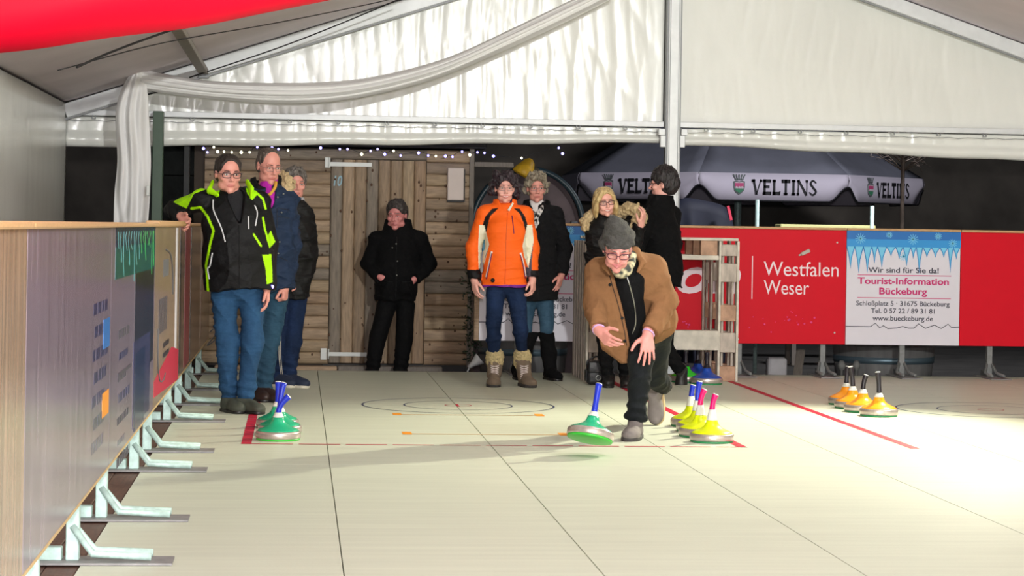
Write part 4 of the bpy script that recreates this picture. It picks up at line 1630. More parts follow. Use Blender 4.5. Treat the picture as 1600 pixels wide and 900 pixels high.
# ================================================================== PEOPLE: shapes from smoothly joined distance fields
class Field:
    def __init__(s, lo, hi, vox):
        s.lo = np.array(lo, dtype=np.float64)
        s.v = vox
        s.n = np.ceil((np.array(hi) - s.lo) / vox).astype(int) + 1
        s.ax = [(s.lo[i] + vox * np.arange(s.n[i])).astype(np.float32) for i in range(3)]
        s.a = np.full(tuple(s.n), 0.5, dtype=np.float32)

    def block(s, lo, hi):
        sl = []
        for i in range(3):
            a = max(0, int((lo[i] - s.lo[i]) / s.v) - 1)
            b = min(s.n[i], int((hi[i] - s.lo[i]) / s.v) + 3)
            if b <= a:
                return None, None
            sl.append(slice(a, b))
        X = s.ax[0][sl[0]][:, None, None]
        Y = s.ax[1][sl[1]][None, :, None]
        Z = s.ax[2][sl[2]][None, None, :]
        return tuple(sl), (X, Y, Z)

    def add(s, p, k=0.02):
        lo, hi, fn = p
        m = k + 3 * s.v
        sl, P = s.block(lo - m, hi + m)
        if sl is None:
            return s
        d = fn(*P)
        a = s.a[sl]
        if k <= 1e-5:
            s.a[sl] = np.minimum(a, d)
        else:
            h = np.clip(.5 + .5 * (a - d) / k, 0, 1)
            s.a[sl] = a + (d - a) * h - k * h * (1 - h)
        return s

    def sub(s, p, k=0.01):
        lo, hi, fn = p
        m = k + 3 * s.v
        sl, P = s.block(lo - m, hi + m)
        if sl is None:
            return s
        d = -fn(*P)
        a = s.a[sl]
        h = np.clip(.5 - .5 * (a - d) / max(k, 1e-5), 0, 1)
        s.a[sl] = a + (d - a) * h + k * h * (1 - h)
        return s

    def grid(s):
        return s.ax[0][:, None, None], s.ax[1][None, :, None], s.ax[2][None, None, :]

    def cut(s, fn):
        "keep where fn <= 0"
        s.a = np.maximum(s.a, fn(*s.grid()).astype(np.float32))
        return s

    def disp(s, fn):
        m = np.abs(s.a) < 0.06
        i = np.nonzero(m)
        s.a[i] += fn(s.ax[0][i[0]], s.ax[1][i[1]], s.ax[2][i[2]]).astype(np.float32)
        return s

    def mesh(s, smooth=0):
        a = s.a
        ins = a < 0
        c = np.zeros(tuple(np.array(a.shape) - 1), dtype=np.uint8)
        for dx in (0, 1):
            for dy in (0, 1):
                for dz in (0, 1):
                    c += ins[dx:a.shape[0] - 1 + dx, dy:a.shape[1] - 1 + dy, dz:a.shape[2] - 1 + dz]
        act = (c > 0) & (c < 8)
        I = np.stack(np.nonzero(act), 1)
        idx = np.full(c.shape, -1, dtype=np.int64)
        idx[act] = np.arange(len(I))
        acc = np.zeros((len(I), 3))
        cnt = np.zeros(len(I))
        for axis in range(3):
            o = [0, 1, 2]
            o.remove(axis)
            for u in (0, 1):
                for w_ in (0, 1):
                    p0 = I.copy()
                    p0[:, o[0]] += u
                    p0[:, o[1]] += w_
                    p1 = p0.copy()
                    p1[:, axis] += 1
                    d0 = a[p0[:, 0], p0[:, 1], p0[:, 2]]
                    d1 = a[p1[:, 0], p1[:, 1], p1[:, 2]]
                    cr_ = (d0 < 0) != (d1 < 0)
                    t = np.where(cr_, d0 / np.where(cr_, d0 - d1, 1), 0)
                    q = p0.astype(float)
                    q[:, axis] += t
                    acc[cr_] += q[cr_]
                    cnt[cr_] += 1
        V = s.lo + s.v * acc / cnt[:, None]
        faces = []
        for axis in range(3):
            o = [(axis + 1) % 3, (axis + 2) % 3]
            sl0 = [slice(None)] * 3
            sl1 = [slice(None)] * 3
            sl0[axis] = slice(0, a.shape[axis] - 1)
            sl1[axis] = slice(1, a.shape[axis])
            A, Bb = ins[tuple(sl0)], ins[tuple(sl1)]
            e = A != Bb
            E = np.stack(np.nonzero(e), 1)
            ok = np.ones(len(E), bool)
            for q in o:
                ok &= (E[:, q] > 0) & (E[:, q] < a.shape[q] - 1)
            E = E[ok]
            flip = Bb[E[:, 0], E[:, 1], E[:, 2]]
            q = []
            for (du, dw) in ((-1, -1), (0, -1), (0, 0), (-1, 0)):
                p = E.copy()
                p[:, o[0]] += du
                p[:, o[1]] += dw
                q.append(idx[p[:, 0], p[:, 1], p[:, 2]])
            q = np.stack(q, 1)
            q[flip] = q[flip][:, ::-1]
            faces.append(q)
        Fc = np.concatenate(faces)
        Fc = Fc[(Fc >= 0).all(1)]
        for _ in range(smooth):
            S = np.zeros_like(V)
            N = np.zeros(len(V))
            for k in range(4):
                i, j = Fc[:, k], Fc[:, (k + 1) % 4]
                np.add.at(S, i, V[j]); np.add.at(S, j, V[i])
                np.add.at(N, i, 1); np.add.at(N, j, 1)
            V = V * .5 + .5 * S / np.maximum(N, 1)[:, None]
        return V, Fc


def npv(v):
    return np.array(v, dtype=np.float32)


def cone(a, b, ra, rb, flat=False):
    a, b = npv(a), npv(b)
    ab = b - a
    L2 = max(float(ab @ ab), 1e-9)
    r = max(ra, rb)
    lo = np.minimum(a, b) - r
    hi = np.maximum(a, b) + r

    def fn(X, Y, Z):
        x, y, z = X - a[0], Y - a[1], Z - a[2]
        h = (x * ab[0] + y * ab[1] + z * ab[2]) / L2
        t = np.clip(h, 0, 1)
        d = np.sqrt((x - ab[0] * t) ** 2 + (y - ab[1] * t) ** 2 + (z - ab[2] * t) ** 2) - (ra + (rb - ra) * t)
        if flat:
            d = np.maximum(d, (h - 1) * math.sqrt(L2))
        return d
    return lo, hi, fn


def ell(c, r, R=None):
    c = npv(c)
    r = npv(r)
    R = npv([[1, 0, 0], [0, 1, 0], [0, 0, 1]]) if R is None else npv([list(q) for q in R])   # columns = axes
    ext = np.sqrt(((R * r[None, :]) ** 2).sum(1))

    def fn(X, Y, Z):
        x, y, z = X - c[0], Y - c[1], Z - c[2]
        q = [x * R[0, i] + y * R[1, i] + z * R[2, i] for i in range(3)]
        k0 = np.sqrt((q[0] / r[0]) ** 2 + (q[1] / r[1]) ** 2 + (q[2] / r[2]) ** 2)
        k1 = np.sqrt((q[0] / r[0] ** 2) ** 2 + (q[1] / r[1] ** 2) ** 2 + (q[2] / r[2] ** 2) ** 2)
        return k0 * (k0 - 1) / np.maximum(k1, 1e-6)
    return c - ext, c + ext, fn


def econe(a, b, r0, r1, side):
    "tapering bar with an elliptical section: r = (half width along side, half depth)"
    a, b = npv(a), npv(b)
    ab = b - a
    L = float(np.sqrt(ab @ ab))
    w_ = ab / L
    sd = npv(side)
    sd = sd - w_ * float(sd @ w_)
    sd /= np.sqrt(float(sd @ sd))
    o = np.cross(w_, sd)
    m = max(*r0, *r1)
    lo = np.minimum(a, b) - m
    hi = np.maximum(a, b) + m

    def fn(X, Y, Z):
        x, y, z = X - a[0], Y - a[1], Z - a[2]
        h = x * w_[0] + y * w_[1] + z * w_[2]
        t = np.clip(h / L, 0, 1)
        e = h - t * L
        u = x * sd[0] + y * sd[1] + z * sd[2]
        v = x * o[0] + y * o[1] + z * o[2]
        rx = r0[0] + (r1[0] - r0[0]) * t
        ry = r0[1] + (r1[1] - r0[1]) * t
        rz = np.minimum(rx, ry)
        k0 = np.sqrt((u / rx) ** 2 + (v / ry) ** 2 + (e / rz) ** 2)
        k1 = np.sqrt((u / rx ** 2) ** 2 + (v / ry ** 2) ** 2 + (e / rz ** 2) ** 2)
        return np.where(k0 < 1e-3, -rz, k0 * (k0 - 1) / np.maximum(k1, 1e-6))
    return lo, hi, fn


def wob(seed, amp, freq):
    "smooth random wrinkles"
    r = np.random.RandomState(seed)
    D = r.normal(size=(7, 3)) * freq
    ph = r.uniform(0, 6.28, 7)
    W = r.normal(size=(7, 3)) * freq * .6

    def fn(X, Y, Z):
        s = 0
        for i in range(7):
            q = W[i][0] * X + W[i][1] * Y + W[i][2] * Z
            s = s + np.sin(D[i][0] * X + D[i][1] * Y + D[i][2] * Z + ph[i] + 1.3 * np.sin(q))
        return amp * s / 2.6
    return fn


def crease(seed, amp, freq, zs=1.6, xs=.7):
    "sharp little folds of cloth running mostly across the limb"
    r = np.random.RandomState(seed + 100)
    D = r.normal(size=(5, 3)) * freq * np.array([xs, xs, zs])
    ph = r.uniform(0, 6.28, 5)
    W = r.normal(size=(5, 3)) * freq * .5
    E = r.normal(size=(5, 3)) * freq * .35

    def fn(X, Y, Z):
        s = 0
        for i in range(5):
            q = W[i][0] * X + W[i][1] * Y + W[i][2] * Z
            a = D[i][0] * X + D[i][1] * Y + D[i][2] * Z + ph[i] + 1.1 * np.sin(q)
            e = .5 + .5 * np.sin(E[i][0] * X + E[i][1] * Y + E[i][2] * Z + 2 * ph[i])
            s = s - e * (1 - np.abs(np.sin(a))) ** 3
        return amp * (s + .6)
    return fn


def ft(fig, px, dy=0.0):
    "point on the floor below the figure"
    p = at(px, fig.py0, fig.Y + dy)
    return Vector((p.x, p.y, fig.base.z))


def np_obj(name, V, Fc, m, parent, colfn=None, label=None):
    off = wloc(parent)
    me = bpy.data.meshes.new(name)
    me.vertices.add(len(V))
    me.vertices.foreach_set('co', (V - np.array(off)).astype(np.float32).ravel())
    me.loops.add(len(Fc) * 4)
    me.loops.foreach_set('vertex_index', Fc.astype(np.int32).ravel())
    me.polygons.add(len(Fc))
    me.polygons.foreach_set('loop_start', np.arange(0, len(Fc) * 4, 4, dtype=np.int32))
    me.polygons.foreach_set('use_smooth', np.ones(len(Fc), dtype=bool))
    me.update(calc_edges=True)
    me.validate()
    me.materials.append(m)
    if colfn is not None:
        ca = me.color_attributes.new('col', 'FLOAT_COLOR', 'POINT')
        c = np.ones((len(V), 4), dtype=np.float32)
        c[:, :3] = colfn(V)
        ca.data.foreach_set('color', c.ravel())
    o = bpy.data.objects.new(name, me)
    C.objects.link(o)
    o.parent = parent
    if label:
        o['label'] = label
    return o


def bounds(prims, pad):
    lo = np.min([p[0] for p in prims], 0) - pad
    hi = np.max([p[1] for p in prims], 0) + pad
    return lo, hi


class Fig:
    "one person; pixel joints are turned into world points at chosen depths"

    def __init__(s, label, foot, name='person', Y=None, z=0.0):
        p = fl(*foot, z) if Y is None else at(*foot, Y)
        s.base = Vector((p.x, p.y, z))
        s.Y = p.y
        s.foot = foot
        s.k = F / (CR.transposed() @ (s.base - Vector((0, 0, CAMZ)))).z * -1
        s.root = thing(name, label, 'person', s.base)
        s.J = {}
        # photo row of the base
        d = CR.transposed() @ (s.base - Vector((0, 0, CAMZ)))
        s.px0 = 800 + F * d.x / -d.z
        s.py0 = PCY - F * d.y / -d.z

    def j(s, **kw):
        for n, (px, py, dy) in kw.items():
            s.J[n] = at(px, py, s.Y + dy)

    def __getitem__(s, n):
        return s.J[n]

    def uv(s, V):
        "front view coordinates of the figure's own plane, in photo-like units"
        du = (V[:, 0] - s.base.x) * s.k
        dv = -(V[:, 2] - s.base.z) * s.k
        return s.px0 + du - ROLL * dv, s.py0 + ROLL * du + dv

    def make(s, name, prims, m, vox=.006, k=.03, subs=(), disp=None, cuts=(), colfn=None, smooth=1, parent=None, label=None, pad=.03):
        P = [p if isinstance(p[0], np.ndarray) else p[0] for p in prims]
        K = [k if isinstance(p[0], np.ndarray) else p[1] for p in prims]
        lo, hi = bounds(P, pad)
        f = Field(lo, hi, vox)
        for p, kk in zip(P, K):
            f.add(p, kk)
        if disp:
            f.disp(disp)
        for sb in subs:
            if isinstance(sb[0], np.ndarray):
                f.sub(sb, .008)
            else:
                f.sub(sb[0], sb[1])
        for c in cuts:
            f.cut(c)
        V, Fc = f.mesh(smooth)
        return np_obj(name, V, Fc, m, parent or s.root, colfn, label)


def inpoly(u, v, pts):
    r = np.zeros(u.shape, bool)
    n = len(pts)
    for i in range(n):
        x0, y0 = pts[i]
        x1, y1 = pts[(i + 1) % n]
        if y0 == y1:
            continue
        c = ((y0 > v) != (y1 > v)) & (u < (x1 - x0) * (v - y0) / (y1 - y0) + x0)
        r ^= c
    return r


def nearline(u, v, pts, wd):
    d = np.full(u.shape, 1e9)
    for (x0, y0), (x1, y1) in zip(pts[:-1], pts[1:]):
        dx, dy = x1 - x0, y1 - y0
        t = np.clip(((u - x0) * dx + (v - y0) * dy) / max(dx * dx + dy * dy, 1e-9), 0, 1)
        d = np.minimum(d, np.hypot(u - x0 - dx * t, v - y0 - dy * t))
    return d < wd


# ------------------------------------------------------------------ people's materials
def skin_m():
    return mat('skin', (1, 1, 1), 0.48, attr=True, var=.06, vscale=40, bump=.03, bscale=150)


m_eye = mat('eye_white', s2l(226, 216, 212), .25)
m_iris = mat('eye_dark', s2l(42, 34, 34), .2)
m_teeth = mat('teeth', s2l(236, 226, 216), .25)
m_frame = mat('dark_spectacle_frame', s2l(38, 32, 42), .3)
m_framel = mat('thin_metal_frame', s2l(150, 130, 130), .3, metal=.7)
m_jean = mat('blue_denim', s2l(46, 84, 122), .85, spec=.2, col2=s2l(34, 64, 96), vscale=6, vstretch=(1.6, 1.6, .8), bump=.9, bscale=16, bstretch=(.6, .6, 1.5))
m_jeand = mat('dark_denim', s2l(30, 48, 82), .85, spec=.2, col2=s2l(20, 34, 60), vscale=6, vstretch=(1.6, 1.6, .8), bump=.9, bscale=16, bstretch=(.6, .6, 1.5))
m_blackcl = mat('black_wool', s2l(9, 9, 11), .9, spec=.2, var=.35, vscale=60, bump=.5, bscale=22, bstretch=(1, 1, .7))
m_blackny = mat('black_nylon', s2l(10, 10, 12), .6, spec=.3, var=.25, vscale=8, bump=.8, bscale=14, bstretch=(.8, .8, 1.5))
m_jacket = mat('coloured_ski_jacket', (1, 1, 1), .62, spec=.25, attr=True, bump=.7, bscale=11, bstretch=(.9, .9, 1.4))
m_shoeblk = mat('black_shoe', s2l(28, 26, 26), .45)
m_solegry = mat('grey_sole', s2l(62, 58, 58), .7)
m_solewht = mat('white_sole', s2l(216, 208, 190), .6)


def lens_mat():
    if 'spectacle_glass' in MATS:
        return MATS['spectacle_glass']
    m = bpy.data.materials.new('spectacle_glass')
    m.use_nodes = True
    nt = m.node_tree
    N, L = nt.nodes, nt.links
    N.remove(N['Principled BSDF'])
    tr_, gl, mx = N.new('ShaderNodeBsdfTransparent'), N.new('ShaderNodeBsdfGlossy'), N.new('ShaderNodeMixShader')
    gl.inputs['Roughness'].default_value = .1
    mx.inputs[0].default_value = .08
    L.new(tr_.outputs[0], mx.inputs[1]); L.new(gl.outputs[0], mx.inputs[2])
    L.new(mx.outputs[0], N['Material Output'].inputs[0])
    MATS['spectacle_glass'] = m
    return m


# ------------------------------------------------------------------ head, hair, hands, shoes
class Head:
    def __init__(s, c, yaw=0, pitch=0, roll=0, hs=1.0, wide=1.0):
        "yaw>0 turns the face to the viewer's right; pitch>0 looks down"
        s.c = Vector(c)
        s.R = Matrix.Rotation(math.radians(yaw), 3, 'Z') @ Matrix.Rotation(math.radians(pitch), 3, 'X') @ Matrix.Rotation(math.radians(roll), 3, 'Y')
        s.hs = hs
        s.wd = wide

    def p(s, x, y, z):
        return s.c + s.R @ (Vector((x * s.wd, y, z)) * s.hs)

    def e(s, c, r):
        return ell(s.p(*c), [q * s.hs for q in (r[0] * s.wd, r[1], r[2])], s.R)

    def cn(s, a, b, ra, rb):
        return cone(s.p(*a), s.p(*b), ra * s.hs, rb * s.hs)

    def loc(s, V):
        M = np.array(s.R)
        q = (V - np.array(s.c)) @ M / s.hs
        q[:, 0] /= s.wd
        return q

    def skull(s, smile=False, jowl=0.0):
        s.smile = smile
        P = [(s.e((0, .012, .036), (.073, .093, .080)), .01), (s.e((0, -.026, -.045), (.052 + jowl * .6, .060, .070)), .012), (s.e((0, -.066, -.099), (.022 + jowl * .3, .021, .019)), .018),
             (s.e((0, .0, .0), (.067, .082, .072)), .012)]
        for q in (-1, 1):
            P.append((s.e((q * .042, -.058, -.024), (.021, .023, .020)), .014))
            P.append((s.cn((q * .012, -.084, .021), (q * .043, -.074, .022), .0095, .009), .009))
            P.append((s.e((q * .073, .014, -.006), (.008, .018, .030)), .004))
            P.append((s.e((q * (.037 + jowl), -.022, -.072), (.020 + jowl * .7, .036, .027)), .016))
        P.append((s.cn((0, -.087, .008), (0, -.111, -.029), .008, .0105), .008))
        for q in (-1, 1):
            P.append((s.e((q * .0115, -.098, -.035), (.008, .0095, .007)), .004))
        if smile:
            for q in (-1, 1):
                P.append((s.cn((q * .027, -.076, -.0565), (0, -.0865, -.0605), .0042, .0050), .005))
                P.append((s.cn((q * .025, -.077, -.0600), (0, -.0860, -.0755), .0045, .0058), .005))
                P.append((s.e((q * .037, -.068, -.046), (.016, .018, .016)), .012))
        else:
            for q in (-1, 1):
                P.append((s.cn((q * .022, -.078, -.0635), (0, -.0870, -.0605), .0040, .0056), .005))
            P.append((s.cn((-.017, -.079, -.0695), (.017, -.079, -.0695), .0058, .0058), .005))
            P.append((s.cn((-.006, -.084, -.0695), (.006, -.084, -.0695), .0055, .0055), .005))
        return P

    def sockets(s):
        S = [(s.e((q * .031, -.094, .003), (.017, .012, .010)), .01) for q in (-1, 1)]
        if s.smile:
            S.append((s.cn((-.018, -.092, -.0655), (.018, -.092, -.0655), .0048, .0048), .002))
        else:
            S.append((s.cn((-.020, -.092, -.0652), (.020, -.092, -.0652), .0024, .0024), .002))
        return S

    def colour(s, V, base, lip, blush=None):
        q = s.loc(V)
        c = np.tile(np.array(base, dtype=np.float32), (len(V), 1))
        near = (np.abs(q) < .2).all(1)
        lx, ly, lz = q[:, 0], q[:, 1], q[:, 2]
        wd = .029 if s.smile else .024
        hh = .0135 if s.smile else .0098
        mouth = near & (np.abs(lx) < wd) & (ly < -.066) & (np.abs(lz + .0665 - (9 if s.smile else 2) * lx ** 2) < hh * np.sqrt(np.clip(1 - (lx / wd) ** 2, 0, 1)))
        mix = .55
        lip = np.array(lip) * mix + np.array(base) * (1 - mix)
        c[mouth] = lip
        return c


def face_parts(fig, H, brow, smile=False, glasses=None, gw=1.0, squint=1.0, gdark=None):
    rt = fig.root
    for q in (-1, 1):
        V, Fc = [], []
        bm = B()
        for (r, off, mi) in (((.0135, .008, .0062 * squint), 0, 0), ((.0055, .004, .0056 * squint), -.0055, 1)):
            M = Matrix.Translation(H.p(q * .031, -.0835 + off, .003)) @ (H.R @ Matrix.Diagonal((r[0] * H.hs, r[1] * H.hs, r[2] * H.hs))).to_4x4()
            rr = bmesh.ops.create_uvsphere(bm, u_segments=14, v_segments=9, radius=1)
            for v in rr['verts']:
                v.co = M @ v.co
                for f in v.link_faces:
                    f.material_index = mi
        obj('eye', bm, [m_eye, m_iris], rt, True)
        bm = B()
        pts = [H.p(q * x, y, z) for x, y, z in ((.013, -.0955, .0225), (.025, -.0945, .0258), (.039, -.086, .0255), (.050, -.075, .019))]
        tube(bm, interp(pts, 8), [q * .72 * H.hs for q in (.0028, .0042, .0045, .0042, .004, .0035, .003, .002)], 6)
        obj('eyebrow', bm, brow, rt, True)
        # upper lid
        bm = B()
        pts = [H.p(q * x, y, z) for x, y, z in ((.017, -.0875, .004), (.024, -.0935, .0095 * squint + .001), (.031, -.0955, .011 * squint + .001), (.039, -.092, .009 * squint + .001), (.047, -.083, .003))]
        tube(bm, interp(pts, 10), .0026 * H.hs, 6)
        obj('eyelid', bm, fig.lidm, rt, True)
    if smile:
        bm = B()
        rr = bmesh.ops.create_uvsphere(bm, u_segments=16, v_segments=8, radius=1)
        M = Matrix.Translation(H.p(0, -.0825, -.0655)) @ (H.R @ Matrix.Diagonal((.0215 * H.hs, .0075 * H.hs, .0058 * H.hs))).to_4x4()
        for v in rr['verts']:
            v.co.z += .5 * v.co.x ** 2
            v.co = M @ v.co
        obj('teeth', bm, m_teeth, rt, True)
    if glasses:
        bm = B()
        bl = B()
        gy = -.108
        for q in (-1, 1):
            pts = []
            for i in range(25):
                a = 2 * PI * i / 24
                ca, sa = math.cos(a), math.sin(a)
                x = math.copysign(abs(ca) ** .6, ca) * .0245 * gw
                z = math.copysign(abs(sa) ** .6, sa) * .0155
                xx = q * .0325 * gw + x
                pts.append(H.p(xx, gy + abs(xx) ** 2 * 4.0, z))
            r = (.0022 if glasses == 'dark' else .0013) * H.hs
            tube(bm, pts, r, 6)
            if glasses == 'dark':
                tube(bm, [p + H.R @ Vector((0, 0, .001)) for p in pts[1:12]], r * 1.25, 6)
            vs = [bl.verts.new(p) for p in pts[:-1]]
            bl.faces.new(vs)
            e = .0575 * gw
            tube(bm, [H.p(q * e, gy + e * e * 4, .006), H.p(q * .074, -.06, .006), H.p(q * .082, .0, .004), H.p(q * .079, .02, -.004)], r, 6)
        tube(bm, [H.p(-.009 * gw, gy, .003), H.p(0, gy - .002, .006), H.p(.009 * gw, gy, .003)], (.002 if glasses == 'dark' else .0013) * H.hs, 6)
        g = obj('glasses', bm, gdark or (m_frame if glasses == 'dark' else m_framel), rt, True)
        obj('lens', bl, lens_mat(), g)


def hand(w, fwd, thumb, palm, curl=(25, 30, 25), sc=1.0, spread=1.0, thumb_out=.75, fingers=None):
    "prims of a five fingered hand; fwd = towards the fingertips, thumb = sideways to the thumb, palm = palm normal"
    f = Vector(fwd).normalized()
    t = Vector(thumb)
    t = (t - f * t.dot(f)).normalized()
    n = f.cross(t)
    if n.dot(Vector(palm)) < 0:
        n = -n
    w = Vector(w)
    P = []
    S = sc
    kn = [(.090, .031, .079, .0088), (.094, .010, .087, .0090), (.090, -.011, .081, .0086), (.080, -.030, .063, .0076)]
    for i, (a, b, L, r) in enumerate(kn):
        k0 = w + (f * a + t * b) * S
        P.append((cone(w + t * b * .45 * S, k0, .0165 * S, .0125 * S), .012))
        cu = curl if fingers is None else fingers[i]
        ang = 0
        p = k0
        sp = t * ((1.5 - i) * .10 * spread)
        for q, (fr, dg) in enumerate(zip((.46, .30, .24), cu)):
            ang += math.radians(dg)
            d = (f * math.cos(ang) + n * math.sin(ang) + sp * max(0.2, math.cos(ang))).normalized()
            e = p + d * L * fr * S
            rr = r * (1 - .10 * q)
            P.append((cone(p, e, rr * S, rr * .92 * S), .0035 if q else .006))
            p = e
    b0 = w + (f * .022 + t * .020 + n * .004) * S
    d1 = (f * .62 + t * thumb_out + n * .25).normalized()
    b1 = b0 + d1 * .046 * S
    d2 = (f * .8 + t * thumb_out * .55 + n * .3).normalized()
    b2 = b1 + d2 * .032 * S
    d3 = (f * .9 + t * thumb_out * .3 + n * .3).normalized()
    b3 = b2 + d3 * .024 * S
    P += [(cone(b0, b1, .0165 * S, .0125 * S), .012), (cone(b1, b2, .0112 * S, .0098 * S), .004), (cone(b2, b3, .0098 * S, .008 * S), .003)]
    P.append((cone(w - f * .03 * S, w + f * .02 * S, .025 * S, .024 * S), .015))
    return P


def shoe(fig, M, m_up, m_so, L=.285, W=.100, name='shoe', sole_h=.022, ankle=.10, laces=None, label=None, chunky=1.0, tongue=False):
    "M: local -> world; local toe along -Y, ankle above the origin, sole at z=0"
    hw = W / 2
    def tf(V):
        A = np.array(M.to_3x3())
        return V @ A.T + np.array(M.translation)
    y_t, y_h = -(L - .085), .085
    P = [ell((0, .03, .045), (hw * .82, .058, .05)), ell((0, y_t * .55, .040), (hw * .98, .10, .040)), ell((.003, y_t + .062, .032), (hw * .93, .064, .034)),
         cone((0, .015, ankle), (0, .0, .05), .043, .044), cone((0, .0, ankle * .85), (0, y_t * .45, .055), .038, .036)]
    lo, hi = bounds(P, .02)
    f = Field(lo, hi, .0045)
    for p in P:
        f.add(p, .03)
    f.cut(lambda X, Y, Z: sole_h * .7 - Z + 0 * X + 0 * Y)
    f.cut(lambda X, Y, Z: Z - ankle + 0 * X + 0 * Y)
    V, Fc = f.mesh(1)
    up_ = np_obj(name, tf(V), Fc, m_up, fig.root, label=label)
    P = [econe((0, y_h - hw * .86, sole_h / 2), (0, y_t * .5, sole_h / 2), (hw * .86, sole_h), (hw * 1.04, sole_h), (1, 0, 0)), econe((0, y_t * .5, sole_h / 2), (.003, y_t + hw * .95, sole_h / 2), (hw * 1.04, sole_h), (hw * .93, sole_h), (1, 0, 0))]
    # flattened footprint
    lo, hi = bounds(P, .02)
    f = Field(lo, hi, .004)

    def foot(X, Y, Z):
        d = np.full((X.size, Y.size, 1), 9, dtype=np.float32)
        ya, yb_ = y_h - hw * .86, y_t + hw * .93
        t = np.clip((Y - ya) / (yb_ - ya), 0, 1)
        yc = ya + (yb_ - ya) * t
        wdt = hw * (.86 + .22 * np.sin(np.clip(t, 0, 1) * 2.2) ** 1.5 - .06 * np.sin(PI * np.clip(t * 1.8, 0, 1)))
        r = np.sqrt(X ** 2 + (Y - yc) ** 2) - wdt
        return np.maximum(r, np.maximum(-Z, Z - sole_h))
    f.a = np.minimum(f.a, foot(*f.grid()).astype(np.float32))
    V, Fc = f.mesh(1)
    np_obj('sole', tf(V), Fc, m_so, up_)
    if laces is not None:
        bm = B()
        n = 4
        for i in range(n):
            y = y_t * (.28 + .13 * i)
            z0 = .098 - .011 * i
            pts = interp([Vector((-.026, y, z0 - .013)), Vector((0, y - .008, z0)), Vector((.026, y, z0 - .013))], 7)
            tube(bm, [M @ p for p in pts], .0028, 5)
        obj('laces', bm, laces, up_, True)
    return up_


def foot_M(p, yaw, pitch=0.0, toe_pivot=None, roll=0):
    "yaw: 0 = toe to the camera, + = toe to the viewer's right"
    R = Matrix.Rotation(math.radians(yaw), 4, 'Z') @ Matrix.Rotation(math.radians(pitch), 4, 'X') @ Matrix.Rotation(math.radians(roll), 4, 'Y')
    return Matrix.Translation(p) @ R


def hair_obj(fig, H, prims, m, subs, amp=.004, freq=90, seed=1, k=.015, vox=.0045, name='hair', extra=None):
    d1 = wob(seed, amp, freq)
    d2 = wob(seed + 5, amp * .7, freq * 2.0)
    return fig.make(name, prims, m, vox=vox, k=k, subs=subs, disp=lambda X, Y, Z: d1(X, Y, Z * .5) + d2(X, Y, Z * .5), smooth=1)


def drape_line(fig, name, src, pix, r, m, n=30, parent=None, off=.0, label=None):
    "cord, zip or seam lying on the surface of a garment"
    me = src.data
    o = wloc(src)
    bvh = BVHTree.FromPolygons([v.co + o for v in me.vertices], [tuple(p.vertices) for p in me.polygons])
    pts = []
    cp = Vector((0, 0, CAMZ))
    for q in interp([Vector((x, y, 0)) for x, y in pix], n):
        d = ray(q.x, q.y).normalized()
        h = bvh.ray_cast(cp, d)
        if h[0] is not None:
            if pts and (h[0] - pts[-1]).length > .09:
                continue
            pts.append(h[0] - d * off)
    if len(pts) < 2:
        return None
    bm = B()
    tube(bm, pts, r, 6)
    return obj(name, bm, m, parent or src, True, label=label)


def torso_body(F_, side, rx=.15, ry=.10):
    return [(econe(F_['pelvis'], F_['waist'], (rx * .95, ry), (rx * .85, ry * .95), side), .04), (econe(F_['waist'], F_['chest'], (rx * .85, ry * .95), (rx, ry), side), .05)]


def body(fig, H, base, lip, hands, smile=False, jowl=0.0, neck_r=.056, rx=.14, ry=.09, arm=(.042, .036, .028), leg=(.07, .05, .042), jl=('L', 'R'), necks=None, ankles=True):
    J = fig.J
    side = (J['shR'] - J['shL']).normalized()
    P = []
    P += torso_body(fig, side, rx, ry)
    nb = J['neck']
    P.append((cone(J['chest'], nb, .08, .06), .04))
    for s in jl:
        P.append((cone(nb, J['sh' + s], .045, .045), .03))
        P.append((cone(J['sh' + s], J['el' + s], arm[0], arm[1]), .02))
        P.append((cone(J['el' + s], J['wr' + s], arm[1], arm[2]), .02))
    for s in ('L', 'R'):
        P.append((cone(J['hip' + s], J['kn' + s], leg[0], leg[1]), .03))
        P.append((cone(J['kn' + s], J['kn' + s].lerp(J['an' + s], .62), leg[1], leg[2] * .9), .02))
    P.append((cone(nb, H.p(0, .018, -.055), neck_r, neck_r * .95), .02))
    sk = H.skull(smile, jowl)
    P += sk
    for h in hands:
        P += h
    lo, hi = bounds([p[0] for p in P], .02)
    f = Field(lo, hi, .0045)
    for p, k in P:
        f.add(p, k)
    for p, k in H.sockets():
        f.sub(p, k)
    V, Fc = f.mesh(1)
    fig.lidm = mat('eyelid_%d' % round(base[0] * 1000), tuple(c * .86 for c in base), .5)
    return np_obj('body', V, Fc, skin_m(), fig.root, lambda V: H.colour(V, base, lip))
# ================================================================== THE PEOPLE
LIP = s2l(176, 84, 88)
SK1 = s2l(222, 152, 138)
SK2 = s2l(232, 170, 156)
SKH = s2l(228, 160, 148)


def rad(*a):
    return a


